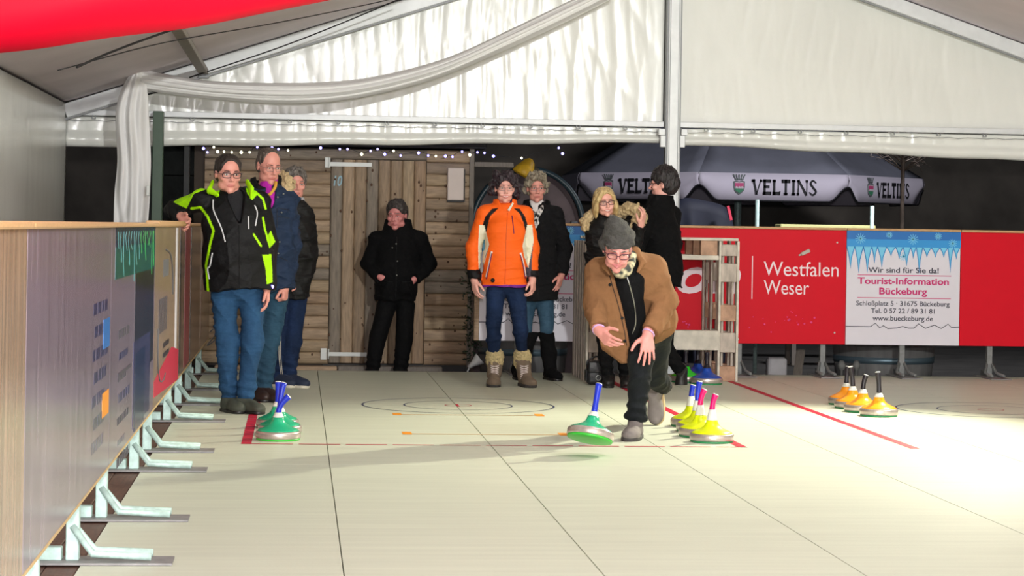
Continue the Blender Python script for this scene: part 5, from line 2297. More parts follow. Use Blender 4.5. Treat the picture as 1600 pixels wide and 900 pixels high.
def jacket(fig, name, m, secs, arms, hem, vox=.006, colfn=None, extra=(), subs=(), seed=1, amp=.005, freq=16, label=None, cuts=(), trap=True, k=.035, sh_r=.070):
    "secs: (joint, half width, half depth) from the hem up; arms: (side, r shoulder, r elbow, r cuff)"
    J = fig.J
    side = (J['shR'] - J['shL'])
    P = []
    for (a, ra, da), (b, rb, db) in zip(secs[:-1], secs[1:]):
        P.append((econe(J[a], J[b], (ra, da), (rb, db), side), k))
    if trap:
        for s in ('L', 'R'):
            P.append((cone(J['neck'] + Vector((0, .01, -.035)), J['sh' + s], .068, sh_r), .03))
    for (s, r0, r1, r2) in arms:
        P.append((cone(J['sh' + s], J['el' + s], r0 * .92, r1 * .95), .022))
        w = J['wr' + s]
        e = J['el' + s]
        P.append((cone(e, w + (e - w).normalized() * .005, r1, r2, True), .02))
    P += list(extra)
    d1, d0 = wob(seed, amp, freq), crease(seed, amp * 1.5, freq * .75)
    d2 = lambda X, Y, Z: d0(X, Y, Z / 1.4)
    cs = list(cuts)
    if hem is not None:
        hz = hem
        # hem cut applies to the trunk only, sleeves may hang lower
        lo, hi = bounds([p[0] for p in P], .03)
        f = Field(lo, hi, vox)
        n_t = len(secs) - 1
        for p, kk in P[:n_t]:
            f.add(p, kk)
        f.cut(lambda X, Y, Z: hz - Z + .012 * np.sin(9 * X + seed) + 0 * Y)
        for p, kk in P[n_t:]:
            f.add(p, min(kk, .03))
        f.disp(lambda X, Y, Z: d1(X, Y, Z) + d2(X, Y, Z * 1.4))
        for sb in subs:
            f.sub(sb[0], sb[1])
        for c in cs:
            f.cut(c)
        V, Fc = f.mesh(1)
        return np_obj(name, V, Fc, m, fig.root, colfn, label)
    return fig.make(name, P, m, vox=vox, subs=subs, disp=lambda X, Y, Z: d1(X, Y, Z) + d2(X, Y, Z * 1.4), cuts=cs, colfn=colfn, label=label)


def trousers(fig, m, rp, rt, rk, ra, ends=(.07, .07), vox=.0065, seed=3, amp=.006, label=None, dp=None, stack=.0, colfn=None):
    J = fig.J
    side = (J['hipR'] - J['hipL'])
    top = J['pelvis'] + Vector((0, 0, .09))
    P = []
    for i, s in enumerate(('L', 'R')):
        h, k_, a = J['hip' + s], J['kn' + s], J['an' + s]
        d = (k_ - a).normalized()
        P.append((cone(h, k_, rt, rk), .006))
        P.append((cone(k_, a + d * (ends[i] - .09), rk, ra, True), .015))
    P.append((econe(J['pelvis'] + Vector((0, 0, -.02)), top, (rp, dp or rp * .72), (rp * .93, (dp or rp * .72) * .95), side), .025))
    d1, d0 = wob(seed, amp * .8, 12), crease(seed, amp * 1.5, 11, 1.7, .8)
    d2 = lambda X, Y, Z: d0(X, Y, Z / 1.6)
    ank = [fig.J['anL'], fig.J['anR']]

    def disp(X, Y, Z):
        low = np.zeros_like(X)
        for a in ank:
            low = np.maximum(low, np.exp(-((X - a.x) ** 2 + (Y - a.y) ** 2) / .02 - ((Z - a.z - .09) / .11) ** 2))
        return d1(X, Y, Z) + d2(X, Y, Z * 1.6) + low * .007 * np.sin(Z * 95 + X * 20)
    cz = min(fig.J['anL'].z, fig.J['anR'].z) - ra * .55
    return fig.make('trousers', P, m, vox=vox, disp=disp, cuts=(), label=label, colfn=colfn)


def collar(fig, name, m, a, b, r0, r1, rin, side=(1, 0, 0), sq=.85, vox=.005, front_open=0.0, label=None, colfn=None, disp=None, ydir=(0, -1, 0)):
    "standing collar: a ring of cloth from a up to b"
    P = [(econe(a, b, (r0, r0 * sq), (r1, r1 * sq), side), .01)]
    a_, b_ = Vector(a), Vector(b)
    u = (b_ - a_).normalized()
    S = [(econe(a_ - u * .03, b_ + u * .10, (rin * r0 / r1, rin * sq * r0 / r1), (rin * 1.12, rin * sq * 1.12), side), .008)]
    if front_open > 0:
        c = b_ + Vector(ydir) * r1 + u * .02
        S.append((ell(c, (front_open, .07, .09)), .01))
    zt_ = b_ + u * .0
    cuts = [lambda X, Y, Z: (X - zt_.x) * u.x + (Y - zt_.y) * u.y + (Z - zt_.z) * u.z]
    return fig.make(name, P, m, vox=vox, subs=S, cuts=cuts, label=label, colfn=colfn, disp=disp)


HAIRM = {}


def hairm(n, c, c2, rough=.5):
    if n not in HAIRM:
        HAIRM[n] = mat('hair_' + n, c, rough, col2=c2, vscale=60, vstretch=(1, 1, .25), bump=.45, bscale=110, bstretch=(1, 1, .18))
    return HAIRM[n]


def std_hair(H, vol=.0, back=.0, face=(.066, .075, .092), face_c=(0, -.092, -.032), low=-.07, top=0.0):
    P = [(H.e((0, .014, .047 + top * .5), (.082 + vol, .101 + vol, .079 + vol + top)), .01), (H.e((0, .034 + back, .0), (.081 + vol, .083 + vol, .080)), .02)]
    S = [(H.e(face_c, face), .012)]
    for q in (-1, 1):
        S.append((H.e((q * .088, -.002, -.020), (.03, .028, .036)), .01))
        S.append((H.e((q * .075, -.055, -.05), (.04, .05, .05)), .01))
    S.append((H.e((0, .02, low - .06), (.2, .2, .06)), .01))
    return P, S


# ---------------------------------------------------------------- 1. man in black and neon jacket leaning on the board
f = Fig('man with glasses in a black and neon yellow jacket leaning on the left board', (378, 644))
f.j(pelvis=(374, 440, .03), waist=(371, 400, .0), chest=(366, 342, .0), neck=(366, 306, .015), hem=(374, 452, .0), top=(363, 316, .0),
    shL=(317, 314, .02), elL=(273, 326, .22), wrL=(284, 339, .05), shR=(407, 316, .02), elR=(420, 384, .08), wrR=(417, 446, -.02),
    hipL=(352, 462, .02), knL=(356, 540, -.03), anL=(358, 630, .04), hipR=(392, 462, .02), knR=(394, 540, -.04), anR=(381, 632, -.02))
H = Head(at(356.5, 271, f.Y - .03), yaw=16, pitch=8, hs=1.10, wide=1.02)
hl = hand(f['wrL'], (.45, -.62, -.42), (.35, -.6, .5), (.1, -.4, -1), sc=1.08, curl=(35, 30, 20))
hr = hand(f['wrR'], (.06, -.05, -1), (.1, -1, 0), (-1, 0, 0), sc=1.1, curl=(18, 25, 20))
body(f, H, SK1, LIP, [hl, hr], jowl=.005, neck_r=.066)
face_parts(f, H, hairm('dark', s2l(52, 40, 36), s2l(28, 22, 20)), glasses='dark', gw=1.02)
P, S = std_hair(H, vol=-.001, face=(.068, .084, .106), face_c=(0, -.094, -.010))
hair_obj(f, H, P, hairm('dark', s2l(52, 40, 36), s2l(28, 22, 20)), S, seed=2, amp=.002)
BLK, NEON = np.array(s2l(10, 10, 13)), np.array(s2l(172, 240, 0))
NE_POLY = [[(325, 291), (336, 279), (337, 287), (344, 298), (340, 309), (323, 297)], [(325, 288), (303, 290), (267, 314), (292, 326), (304, 303), (325, 295)],
           [(380, 280), (404, 302), (394, 313), (387, 303)], [(423, 360), (430, 378), (421, 388), (416, 372)], [(410, 398), (424, 397), (426, 440), (417, 444), (415, 420)]]
NE_LINE = [([(300, 326), (314, 324), (325.5, 338), (335, 360), (330, 380), (323, 415), (325, 435), (326.5, 456)], 1.9),
           ([(403, 303), (411, 311), (415, 326)], 1.6), ([(397, 366), (402, 374), (408, 384)], 1.6), ([(411, 340), (414, 358), (418, 372)], 1.5)]


def colA(V):
    u, v = f.uv(V)
    c = np.tile(BLK, (len(V), 1))
    front = V[:, 1] < f.Y + .16
    n = np.zeros(len(V), bool)
    for p in NE_POLY:
        n |= inpoly(u, v, p)
    for p, wd in NE_LINE:
        n |= nearline(u, v, p, wd)
    c[n & front] = NEON
    return c


jk = jacket(f, 'jacket', m_jacket, [('hem', .243, .165), ('waist', .242, .17), ('chest', .22, .15), ('top', .17, .10)], [('L', .085, .068, .052), ('R', .084, .068, .054)], f['hem'].z, vox=.005, colfn=colA, seed=4,
            subs=[(econe(at(368, 303, f.Y - .12), at(374, 345, f.Y - .17), (.072, .11), (.012, .06), (1, 0, 0)), .01)], amp=.005)
f.make('sweater', [(econe(f['chest'], f['neck'] + Vector((0, 0, .0)), (.12, .115), (.085, .075), (1, 0, 0)), .03)], mat('black_knit', s2l(26, 26, 30), .9, bump=.2, bscale=120), vox=.006)
for nm, px in (('zip', [(333, 312), (334, 329), (345.5, 355.5), (352, 378)]), ('zip', [(398, 321), (402, 333), (399, 353)]), ('zip', [(388, 338), (388.5, 358)]), ('zip', [(332, 395), (328, 415), (324.5, 420), (327, 436)])):
    drape_line(f, nm, jk, px, .0055, mat('silver_zip', s2l(206, 206, 210), .4))
drape_line(f, 'zip', jk, [(373, 340), (374, 380), (374, 420), (374, 450)], .004, m_blackny)
# standing collar flaps
cz = lambda px, py, dy: at(px, py, f.Y + dy)
for q in ((332, 285, -.0, 327, 297, -.08, 341, 305, -.15), (386, 284, .01, 393, 297, -.08, 392, 309, -.14)):
    a_, b_, c_ = cz(*q[0:3]), cz(*q[3:6]), cz(*q[6:9])
    P = [(econe(a_, b_, (.012, .022), (.014, .030), (1, .4, 0)), .01), (econe(b_, c_, (.014, .028), (.008, .012), (1, .4, 0)), .012)]
    f.make('collar_flap', P, mat('neon_cloth', s2l(172, 240, 0), .6, spec=.25, bump=.3, bscale=20), vox=.005)
trousers(f, m_jean, .19, .096, .074, .062, ends=(.09, .09), seed=5, amp=.008)
shoe(f, foot_M(ft(f, 379, -.04), 42), mat('olive_grey_shoe', s2l(70, 74, 64), .7, var=.2, vscale=30), m_shoeblk, laces=m_solewht, L=.29)
shoe(f, foot_M(ft(f, 357, .02), 28), mat('olive_grey_shoe', s2l(70, 74, 64), .7, var=.2, vscale=30), m_shoeblk, L=.29)
b_ = f['wrR']
bm = B(); lathe(bm, [(.006, -.004), (.012, -.003), (.013, .003), (.006, .004)], 12, Matrix.Translation(at(425, 448, f.Y - .07)) @ Matrix.Rotation(PI / 2, 4, 'X'))
obj('wrist_light', bm, mat('blue_led', (.25, .2, 1.0), .3, emit=6), f.root, True, label='tiny blue light at the cuff')

# ---------------------------------------------------------------- 2. man in the navy parka
g = Fig('man in a navy parka with a purple scarf, looking down beside the neon jacket', (413, 626))
g.j(pelvis=(416, 440, .03), waist=(418, 395, 0), chest=(419, 335, 0), neck=(418, 293, .01), hem=(418, 452, 0), top=(418, 306, 0),
    shL=(384, 308, .05), elL=(380, 372, .1), wrL=(392, 425, .1), shR=(448, 312, 0), elR=(456, 385, .03), wrR=(446, 447, -.06),
    hipL=(400, 458, .03), knL=(402, 535, .0), anL=(402, 612, .03), hipR=(432, 458, .03), knR=(420, 535, .0), anR=(412, 615, 0))
H = Head(at(420, 259, g.Y - .03), yaw=24, pitch=14, hs=1.10, wide=.98)
hr = hand(g['wrR'], (-.05, -.2, -1), (-.4, -1, 0), (-1, .3, 0), sc=1.05, curl=(75, 85, 50))
body(g, H, SK1, LIP, [hr], jowl=.004, neck_r=.062)
face_parts(g, H, hairm('greybrown', s2l(112, 98, 90), s2l(60, 52, 48)), glasses='metal', gw=1.0)
P, S = std_hair(H, vol=-.004, face=(.070, .098, .105), face_c=(0, -.088, .012))
hair_obj(g, H, P, hairm('greybrown', s2l(112, 98, 90), s2l(60, 52, 48)), S, seed=9, amp=.002)
m_navy = mat('navy_parka', s2l(30, 46, 72), .7, spec=.25, var=.25, vscale=8, bump=1.0, bscale=13, bstretch=(.8, .8, 1.5))
jb = jacket(g, 'parka', m_navy, [('hem', .20, .15), ('waist', .205, .155), ('chest', .195, .145), ('top', .16, .11)], [('L', .085, .07, .055), ('R', .088, .074, .058)], g['hem'].z, seed=8, amp=.007, freq=19,
            subs=[(econe(at(422, 300, g.Y - .14), at(424, 322, g.Y - .16), (.05, .07), (.012, .05), (1, 0, 0)), .01)])
m_purp = mat('purple_scarf', s2l(186, 30, 170), .8, bump=.3, bscale=40)
g.make('scarf', [(econe(at(423, 318, g.Y - .04), at(420, 290, g.Y - .01), (.07, .09), (.072, .075), (1, 0, 0)), .02)], m_purp, vox=.006, disp=wob(3, .005, 40))
bm = B(); tube(bm, interp([at(431, 284, g.Y - .09), at(430, 292, g.Y - .12), at(425, 300, g.Y - .14), at(420, 305, g.Y - .14)], 10), .012, 8)
obj('scarf_edge', bm, mat('ochre_cloth', s2l(214, 160, 60), .8), g.root, True)
collar(g, 'collar', m_blackny, g['neck'] + Vector((0, .01, -.045)), g['neck'] + Vector((-.015, .03, .075)), .135, .115, .092, front_open=.08)
m_fur = mat('beige_fur', s2l(196, 172, 132), .95, var=.3, vscale=50, bump=.6, bscale=90)
fp = interp([at(443, 276, g.Y + .08), at(448, 285, g.Y + .04), at(449, 296, g.Y + .0)], 6)
g.make('fur_trim', [(cone(a, b, .045, .045), .02) for a, b in zip(fp[:-1], fp[1:])], m_fur, vox=.006, disp=wob(12, .009, 70))
for px in ([(433, 326), (433, 356)], [(434, 325), (452, 328)], [(434, 338), (452, 341)], [(437, 402), (450, 408)]):
    drape_line(g, 'seam', jb, px, .0035, mat('navy_seam', s2l(20, 28, 46), .6))
bm = B()
for px, py in ((434, 308), (443, 303), (440, 332), (437, 378), (435, 396)):
    lathe(bm, [(.007, 0), (.005, .004)], 10, Matrix.Translation(at(px, py, g.Y - .165)) @ Matrix.Rotation(PI / 2, 4, 'X'))
obj('snap_buttons', bm, m_bagm, jb, True)
trousers(g, mat('mid_denim', s2l(50, 84, 106), .85, spec=.2, col2=s2l(36, 62, 82), vscale=6, vstretch=(1.6, 1.6, .8), bump=.9, bscale=16, bstretch=(.6, .6, 1.5)), .165, .092, .076, .062, seed=15)
m_brn = mat('dark_brown_leather', s2l(52, 36, 32), .5)
shoe(g, foot_M(ft(g, 411, -.03), 40), m_brn, m_shoeblk, L=.29)
shoe(g, foot_M(ft(g, 402, .02), 20), m_brn, m_shoeblk, L=.29)

# ---------------------------------------------------------------- 3. third man, half hidden
f3 = Fig('grey haired man in a black jacket and jeans, half hidden behind the navy parka', (440, 604))
f3.j(pelvis=(450, 452, .02), waist=(452, 410, 0), chest=(455, 355, 0), neck=(458, 316, .02), hem=(452, 465, 0), top=(456, 328, .0),
     shL=(430, 334, .03), elL=(425, 390, .05), wrL=(430, 440, 0), shR=(476, 333, 0), elR=(485, 392, .04), wrR=(474, 446, -.06),
     hipL=(442, 470, .02), knL=(436, 535, -.02), anL=(431, 590, .02), hipR=(462, 470, .02), knR=(456, 535, -.03), anR=(450, 594, 0))
H = Head(at(461, 287, f3.Y - .02), yaw=14, pitch=6, hs=1.06)
hr = hand(f3['wrR'], (-.5, -.3, -.9), (-.4, -1, 0), (-1, .2, 0), curl=(30, 30, 20))
body(f3, H, SK1, LIP, [hr], neck_r=.06)
face_parts(f3, H, hairm('grey', s2l(140, 132, 126), s2l(70, 64, 60)))
P, S = std_hair(H, vol=.006, face=(.068, .08, .096), face_c=(0, -.093, -.026))
hair_obj(f3, H, P, hairm('grey', s2l(140, 132, 126), s2l(70, 64, 60)), S, seed=14, amp=.007, freq=70)
jacket(f3, 'jacket', m_blackny, [('hem', .17, .14), ('waist', .18, .14), ('chest', .18, .14), ('top', .14, .10)], [('L', .08, .07, .055), ('R', .08, .072, .06)], f3['hem'].z, seed=18, amp=.006)
collar(f3, 'scarf', mat('pale_grey_scarf', s2l(186, 184, 186), .85, bump=.3, bscale=60), f3['neck'] + Vector((0, 0, -.06)), f3['neck'] + Vector((0, .01, .04)), .11, .088, .07)
t3 = trousers(f3, m_jeand, .15, .088, .072, .062, seed=19)
for dx in (0, 2.6):
    drape_line(f3, 'piping', t3, [(437 + dx, 470), (436.5 + dx, 510), (436 + dx, 555), (439 + dx, 585)], .003, m_solewht)
m_navs = mat('navy_sneaker', s2l(34, 44, 66), .7)
shoe(f3, foot_M(ft(f3, 451, -.03), 48), m_navs, m_solewht, L=.29, laces=m_solewht)
shoe(f3, foot_M(ft(f3, 431, .0), 46), m_navs, m_solewht, L=.29, laces=m_solewht)

# ---------------------------------------------------------------- 4. man in front of the hut door
f4 = Fig('man in a dark coat with hands in his pockets, in front of the hut door', (606, 590), Y=20.42, z=-.205)
f4.j(pelvis=(619, 455, .0), waist=(620, 420, 0), chest=(621, 385, 0), neck=(622, 356, .02), hem=(618, 470, 0), top=(621, 370, 0), low=(618, 500, 0),
     shL=(590, 374, .0), elL=(577, 412, .06), wrL=(595, 433, -.10), shR=(655, 374, .0), elR=(668, 412, .06), wrR=(647, 436, -.10),
     hipL=(604, 478, 0), knL=(590, 525, -.02), anL=(581, 588, 0), hipR=(634, 478, 0), knR=(632, 528, -.02), anR=(625, 588, 0))
H = Head(at(620, 336, f4.Y - .03), yaw=-18, pitch=8, hs=1.10, wide=1.03)
hl = hand(f4['wrL'], (.8, -.2, -.6), (.5, -.5, .6), (0, 1, 0), curl=(30, 30, 20))
hr = hand(f4['wrR'], (-.7, -.2, -.7), (-.5, -.5, .6), (0, 1, 0), curl=(30, 30, 20))
body(f4, H, s2l(214, 136, 132), s2l(170, 84, 90), [hl, hr], jowl=.008, neck_r=.062)
face_parts(f4, H, hairm('grey', s2l(140, 132, 126), s2l(70, 64, 60)), squint=.7)
P, S = std_hair(H, vol=.002, face=(.070, .09, .092), face_c=(0, -.100, -.022), top=.006)
hair_obj(f4, H, P, hairm('darkgrey', s2l(84, 76, 72), s2l(34, 30, 30)), S, seed=24, amp=.004)
m_coat4 = m_blackcl
j4 = jacket(f4, 'coat', m_coat4, [('hem', .188, .15), ('waist', .205, .16), ('chest', .20, .15), ('top', .17, .11)], [('L', .088, .080, .066), ('R', .088, .080, .066)], f4['hem'].z, seed=25, amp=.005,
            extra=[(cone(at(607, 445, f4.Y - .11), at(607, 452, f4.Y - .11), .075, .07), .03), (cone(at(632, 445, f4.Y - .11), at(632, 452, f4.Y - .11), .075, .07), .03)])
collar(f4, 'collar', m_coat4, f4['neck'] + Vector((0, 0, -.07)), f4['neck'] + Vector((0, .02, .075)), .15, .12, .095, front_open=.06)
drape_line(f4, 'coat_edge', j4, [(620, 370), (619, 400), (619, 440), (618, 466)], .004, m_blackny)
drape_line(f4, 'pocket_edge', j4, [(597, 438), (607, 440), (614, 441)], .004, m_blackny)
drape_line(f4, 'pocket_edge', j4, [(628, 441), (640, 440), (648, 438)], .004, m_blackny)
bm = B()
for px, py in ((619, 381), (613, 387), (621, 408), (620, 430)):
    lathe(bm, [(.007, 0), (.006, .003)], 12, Matrix.Translation(at(px, py, f4.Y - .165)) @ Matrix.Rotation(PI / 2, 4, 'X'))
obj('buttons', bm, m_bagm, j4, True)
trousers(f4, mat('black_trousers', s2l(9, 9, 11), .85, spec=.2, var=.2, bump=.7, bscale=14), .16, .092, .074, .064, seed=27, amp=.004)
shoe(f4, foot_M(Vector((f4['anL'].x, f4.Y, -.205)), -15), m_shoeblk, m_shoeblk)
shoe(f4, foot_M(Vector((f4['anR'].x, f4.Y, -.205)), 10), m_shoeblk, m_shoeblk)

# ---------------------------------------------------------------- 5. woman in the orange jacket
f5 = Fig('smiling woman in an orange and white ski jacket with fur-topped laced boots', (797, 603))
f5.j(pelvis=(790, 438, .02), waist=(789, 405, 0), chest=(789, 362, 0), neck=(789, 322, .015), hem=(789, 447, 0), top=(788, 334, .0),
     shL=(757, 334, .0), elL=(740, 386, .06), wrL=(741, 437, -.02), shR=(820, 335, .0), elR=(831, 388, .06), wrR=(832, 436, -.02),
     hipL=(774, 456, .02), knL=(771, 510, -.02), anL=(772, 590, .0), hipR=(806, 456, .02), knR=(813, 510, -.02), anR=(819, 592, .0))
H = Head(at(788.5, 294, f5.Y - .03), yaw=2, pitch=3, hs=1.02)
hl = hand(f5['wrL'], (.12, -.1, -1), (.5, -1, 0), (1, .2, 0), sc=1.0, curl=(20, 24, 20))
hr = hand(f5['wrR'], (.05, -.25, -1), (-.5, -1, 0), (-1, .2, 0), sc=1.0, curl=(35, 35, 25))
body(f5, H, SK2, s2l(196, 92, 98), [hl, hr], smile=True, neck_r=.05)
face_parts(f5, H, hairm('plum', s2l(58, 40, 50), s2l(24, 18, 24)), smile=True, glasses='metal', gw=1.0, squint=.75)
P, S = std_hair(H, vol=.012, back=.005, face=(.066, .080, .097), face_c=(0, -.098, -.032), low=-.10)
for (x, z, d) in ((-.09, .03, .02), (.09, .02, .02), (-.098, -.03, .02), (.10, -.02, .025), (-.06, .11, .0), (.03, .12, .0), (.08, .085, .02), (.112, .0, .04), (.105, -.055, .05)):
    P.append((H.e((x, d, z), (.032, .04, .034)), .02))
for (x0, x1, z1) in ((-.04, -.045, .045), (-.015, -.02, .040), (.012, .010, .044), (.038, .044, .042)):
    P.append((H.cn((x0, -.07, .088), (x1, -.100, z1), .014, .004), .008))
hair_obj(f5, H, P, hairm('plum', s2l(58, 40, 50), s2l(24, 18, 24)), S, seed=31, amp=.007, freq=75)
OR, WH, GR, BK2, PU = [np.array(s2l(*c)) for c in ((255, 104, 24), (236, 230, 206), (84, 80, 92), (12, 11, 14), (120, 40, 140))]
E_REG = [(BK2, [(778, 325), (768, 326), (757, 338), (753, 352), (758, 365), (761, 352), (765, 338)]), (BK2, [(801, 325), (811, 326), (819, 338), (824, 352), (821, 364), (817, 348), (811, 334)]),
         (WH, [(748, 351), (756, 352), (763, 382), (754, 418), (747, 420), (747, 388)]), (GR, [(763, 382), (757, 400), (753, 424), (750, 447), (745, 447), (747, 420), (753, 418)]),
         (WH, [(823, 352), (831, 351), (834, 376), (825, 418), (817, 400), (815, 384)]), (GR, [(834, 377), (831, 400), (829, 446), (824, 446), (820, 416), (825, 418)])]


def colE(V):
    u, v = f5.uv(V)
    c = np.tile(OR, (len(V), 1))
    front = V[:, 1] < f5.Y + .06
    for col, p in E_REG:
        c[inpoly(u, v, p) & front] = col
    arm = (u < 752) | (u > 826)
    c[arm & (v > 421) & (u < 751)] = BK2
    c[(u > 828.5) & (v > 422)] = BK2
    c[(v > 444.5) & (u > 752) & (u < 826)] = PU
    return c


j5 = jacket(f5, 'jacket', m_jacket, [('hem', .190, .145), ('waist', .178, .14), ('chest', .170, .135), ('top', .135, .095)], [('L', .078, .068, .050), ('R', .076, .066, .050)], f5['hem'].z, vox=.005, colfn=colE, seed=33, amp=.005, freq=18)
collar(f5, 'collar', m_jacket, f5['neck'] + Vector((0, 0, -.05)), f5['neck'] + Vector((0, .012, .055)), .115, .096, .078, front_open=.055, colfn=lambda V: np.tile(OR, (len(V), 1)))
collar(f5, 'neck_warmer', mat('purple_black_knit', s2l(70, 32, 84), .85, col2=s2l(30, 26, 34), vscale=40), f5['neck'] + Vector((0, -.01, -.055)), f5['neck'] + Vector((0, .01, .045)), .086, .072, .056)
bm = B(); poly(bm, [at(x, y, f5.Y - .135) for x, y in ((793, 328), (801, 316), (803, 318), (796, 330))], (0, .004, 0))
obj('collar_tab', bm, m_solewht, f5.root)
m_mag2 = mat('dark_magenta_zip', s2l(120, 20, 70), .5)
m_wz = mat('white_zip_band', s2l(238, 226, 224), .5)
drape_line(f5, 'zip', j5, [(800, 337), (801.5, 350), (803, 365)], .005, m_mag2)
for px in ([(768.5, 393), (765, 410), (760, 433)], [(813, 395), (817, 410), (821, 432)]):
    drape_line(f5, 'zip_band', j5, px, .010, m_wz)
    drape_line(f5, 'zip', j5, [(x, y + 3) for x, y in px], .005, m_mag2, off=.008)
drape_line(f5, 'front_seam', j5, [(793, 333), (791, 370), (790, 410), (789, 444)], .003, mat('orange_seam', s2l(214, 78, 10), .6))
bm = B(); lathe(bm, [(.018, 0), (.014, .004)], 16, Matrix.Translation(at(770, 438, f5.Y - .137)) @ Matrix.Rotation(PI / 2, 4, 'X'))
obj('emblem', bm, m_blackny, j5, True)
# glove-like cuffs straps
trousers(f5, m_jeand, .155, .084, .062, .047, ends=(.22, .22), seed=35, amp=.006)
m_boot = mat('taupe_suede', s2l(128, 112, 96), .85, var=.25, vscale=12)
m_fur2 = mat('pale_fur', s2l(206, 188, 142), .95, var=.3, vscale=60, bump=.5, bscale=120)
for s, px, yw in (('L', (772, -.01), -8), ('R', (820, -.03), 12)):
    a = f5['an' + s]
    sh_ = shoe(f5, foot_M(ft(f5, *px), yw), m_boot, m_solegry, L=.275, W=.112, sole_h=.028, ankle=.12, name='boot', laces=m_wz)
    top_ = at(773 if s == 'L' else 816, 562, f5.Y)
    lowp = ft(f5, *px) + Vector((0, .0, .09))
    sf = f5.make('boot_shaft', [(cone(lowp, top_, .058, .068), .02)], m_boot, vox=.005, disp=wob(5, .004, 30), cuts=(lambda X, Y, Z, tz=top_.z: Z - tz,))
    f5.make('fur_trim', [(econe(top_ + Vector((0, 0, -.02)), top_ + Vector((0, 0, .03)), (.072, .068), (.074, .070), (1, 0, 0)), .02)], m_fur2, vox=.005, disp=wob(8, .005, 110), parent=sf)
    cx_ = px[0] + (1 if s == 'L' else -1) * 1
    zz = []
    for q in range(9):
        zz.append((cx_ + (6.5 if q % 2 else -6.5) * (1 - .03 * q) + (q * .0), 571 + q * 3.4))
    drape_line(f5, 'laces', sf, zz, .0035, m_wz, n=60)
    drape_line(f5, 'laces', sf, [(2 * cx_ - x, y) for x, y in zz], .0035, m_wz, n=60)

# ---------------------------------------------------------------- 6. woman in the long black coat
f6 = Fig('grey haired woman with glasses in a long black coat and tall black boots', (834, 593))
f6.j(pelvis=(838, 440, .02), waist=(838, 405, 0), chest=(838, 360, 0), neck=(838, 320, .015), hem=(838, 470, 0), top=(838, 332, 0),
     shL=(806, 336, .02), elL=(800, 390, .06), wrL=(802, 430, .0), shR=(868, 335, 0), elR=(881, 388, .05), wrR=(877, 430, -.04),
     hipL=(824, 470, .02), knL=(820, 515, 0), anL=(811, 582, .02), hipR=(852, 470, .02), knR=(854, 515, -.02), anR=(857, 582, 0))
H = Head(at(838, 294, f6.Y - .03), yaw=2, pitch=4, hs=1.03)
hr = hand(f6['wrR'], (-.28, -.25, -1), (-.6, -1, 0), (-1, .4, 0), sc=1.0, curl=(14, 16, 14))
body(f6, H, SK1, LIP, [hr], neck_r=.05)
face_parts(f6, H, hairm('silver', s2l(170, 158, 138), s2l(92, 84, 72)), glasses='metal', gw=1.05)
P, S = std_hair(H, vol=.008, face=(.067, .084, .096), face_c=(0, -.098, -.028), top=.006, low=-.085)
for (x, z, d) in ((-.078, .03, -.01), (.078, .03, -.01), (-.05, .10, -.03), (.0, .11, -.03), (.05, .10, -.02), (-.082, -.02, .03), (.082, -.02, .03), (-.03, .088, -.07), (.03, .088, -.07)):
    P.append((H.e((x, d, z), (.03, .034, .028)), .014))
hair_obj(f6, H, P, hairm('silver', s2l(170, 158, 138), s2l(92, 84, 72)), S, seed=44, amp=.006, freq=85)
j6 = jacket(f6, 'coat', mat('charcoal_wool', s2l(22, 22, 24), .9, spec=.2, var=.35, vscale=60, bump=.5, bscale=22), [('hem', .185, .15), ('pelvis', .185, .15), ('waist', .175, .14), ('chest', .175, .14), ('top', .14, .095)], [('L', .078, .07, .06), ('R', .08, .072, .058)], f6['hem'].z, seed=45, amp=.005,
            subs=[(econe(at(833, 316, f6.Y - .12), at(838, 354, f6.Y - .17), (.066, .09), (.012, .06), (1, 0, 0)), .01)])
f6.make('blouse', [(econe(at(837, 352, f6.Y - .05), f6['neck'] + Vector((0, -.01, .01)), (.085, .085), (.066, .062), (1, 0, 0)), .02)], mat('white_blouse', s2l(232, 228, 226), .7, bump=.2, bscale=30), vox=.006)
collar(f6, 'collar', m_blackcl, f6['neck'] + Vector((.005, .015, -.055)), f6['neck'] + Vector((.005, .03, .035)), .13, .115, .09, front_open=.085)
m_pat = mat('black_white_print', s2l(236, 232, 230), .7, col2=s2l(14, 14, 16), vscale=45, detail=0)
bm = B()
pp = interp([at(831, 330, f6.Y - .13), at(838, 336, f6.Y - .15), at(844, 330, f6.Y - .145), at(848, 322, f6.Y - .12)], 12)
tube(bm, pp, [.012 + .012 * math.sin(PI * i / 11) for i in range(12)], 10)
tube(bm, interp([at(838, 335, f6.Y - .155), at(837, 345, f6.Y - .16), at(838, 352, f6.Y - .155)], 8), .016, 8)
obj('scarf', bm, m_pat, f6.root, True, label='black and white patterned scarf')
drape_line(f6, 'coat_edge', j6, [(838, 352), (838, 400), (840, 440), (841, 468)], .004, m_blackny)
trousers(f6, mat('faded_denim', s2l(68, 98, 120), .85, spec=.2, col2=s2l(44, 70, 90), vscale=6, vstretch=(1.6, 1.6, .8), bump=.9, bscale=16, bstretch=(.6, .6, 1.5)), .15, .082, .060, .05, ends=(.40, .40), seed=47)
for s, px, yw in (('L', (809, .03), 5), ('R', (859, -.02), 22)):
    shoe(f6, foot_M(ft(f6, *px), yw), m_blackcl, m_shoeblk, L=.26, W=.095, ankle=.11, name='boot')
    top_ = at(829 if s == 'L' else 854, 519, f6.Y)
    lowp = ft(f6, *px) + Vector((0, 0, .08))
    f6.make('boot_shaft', [(cone(lowp, lowp.lerp(top_, .5), .058, .066), .02), (cone(lowp.lerp(top_, .5), top_, .066, .072), .02)], m_blackcl, vox=.006, disp=wob(15, .006, 28), cuts=(lambda X, Y, Z, tz=top_.z: Z - tz,))
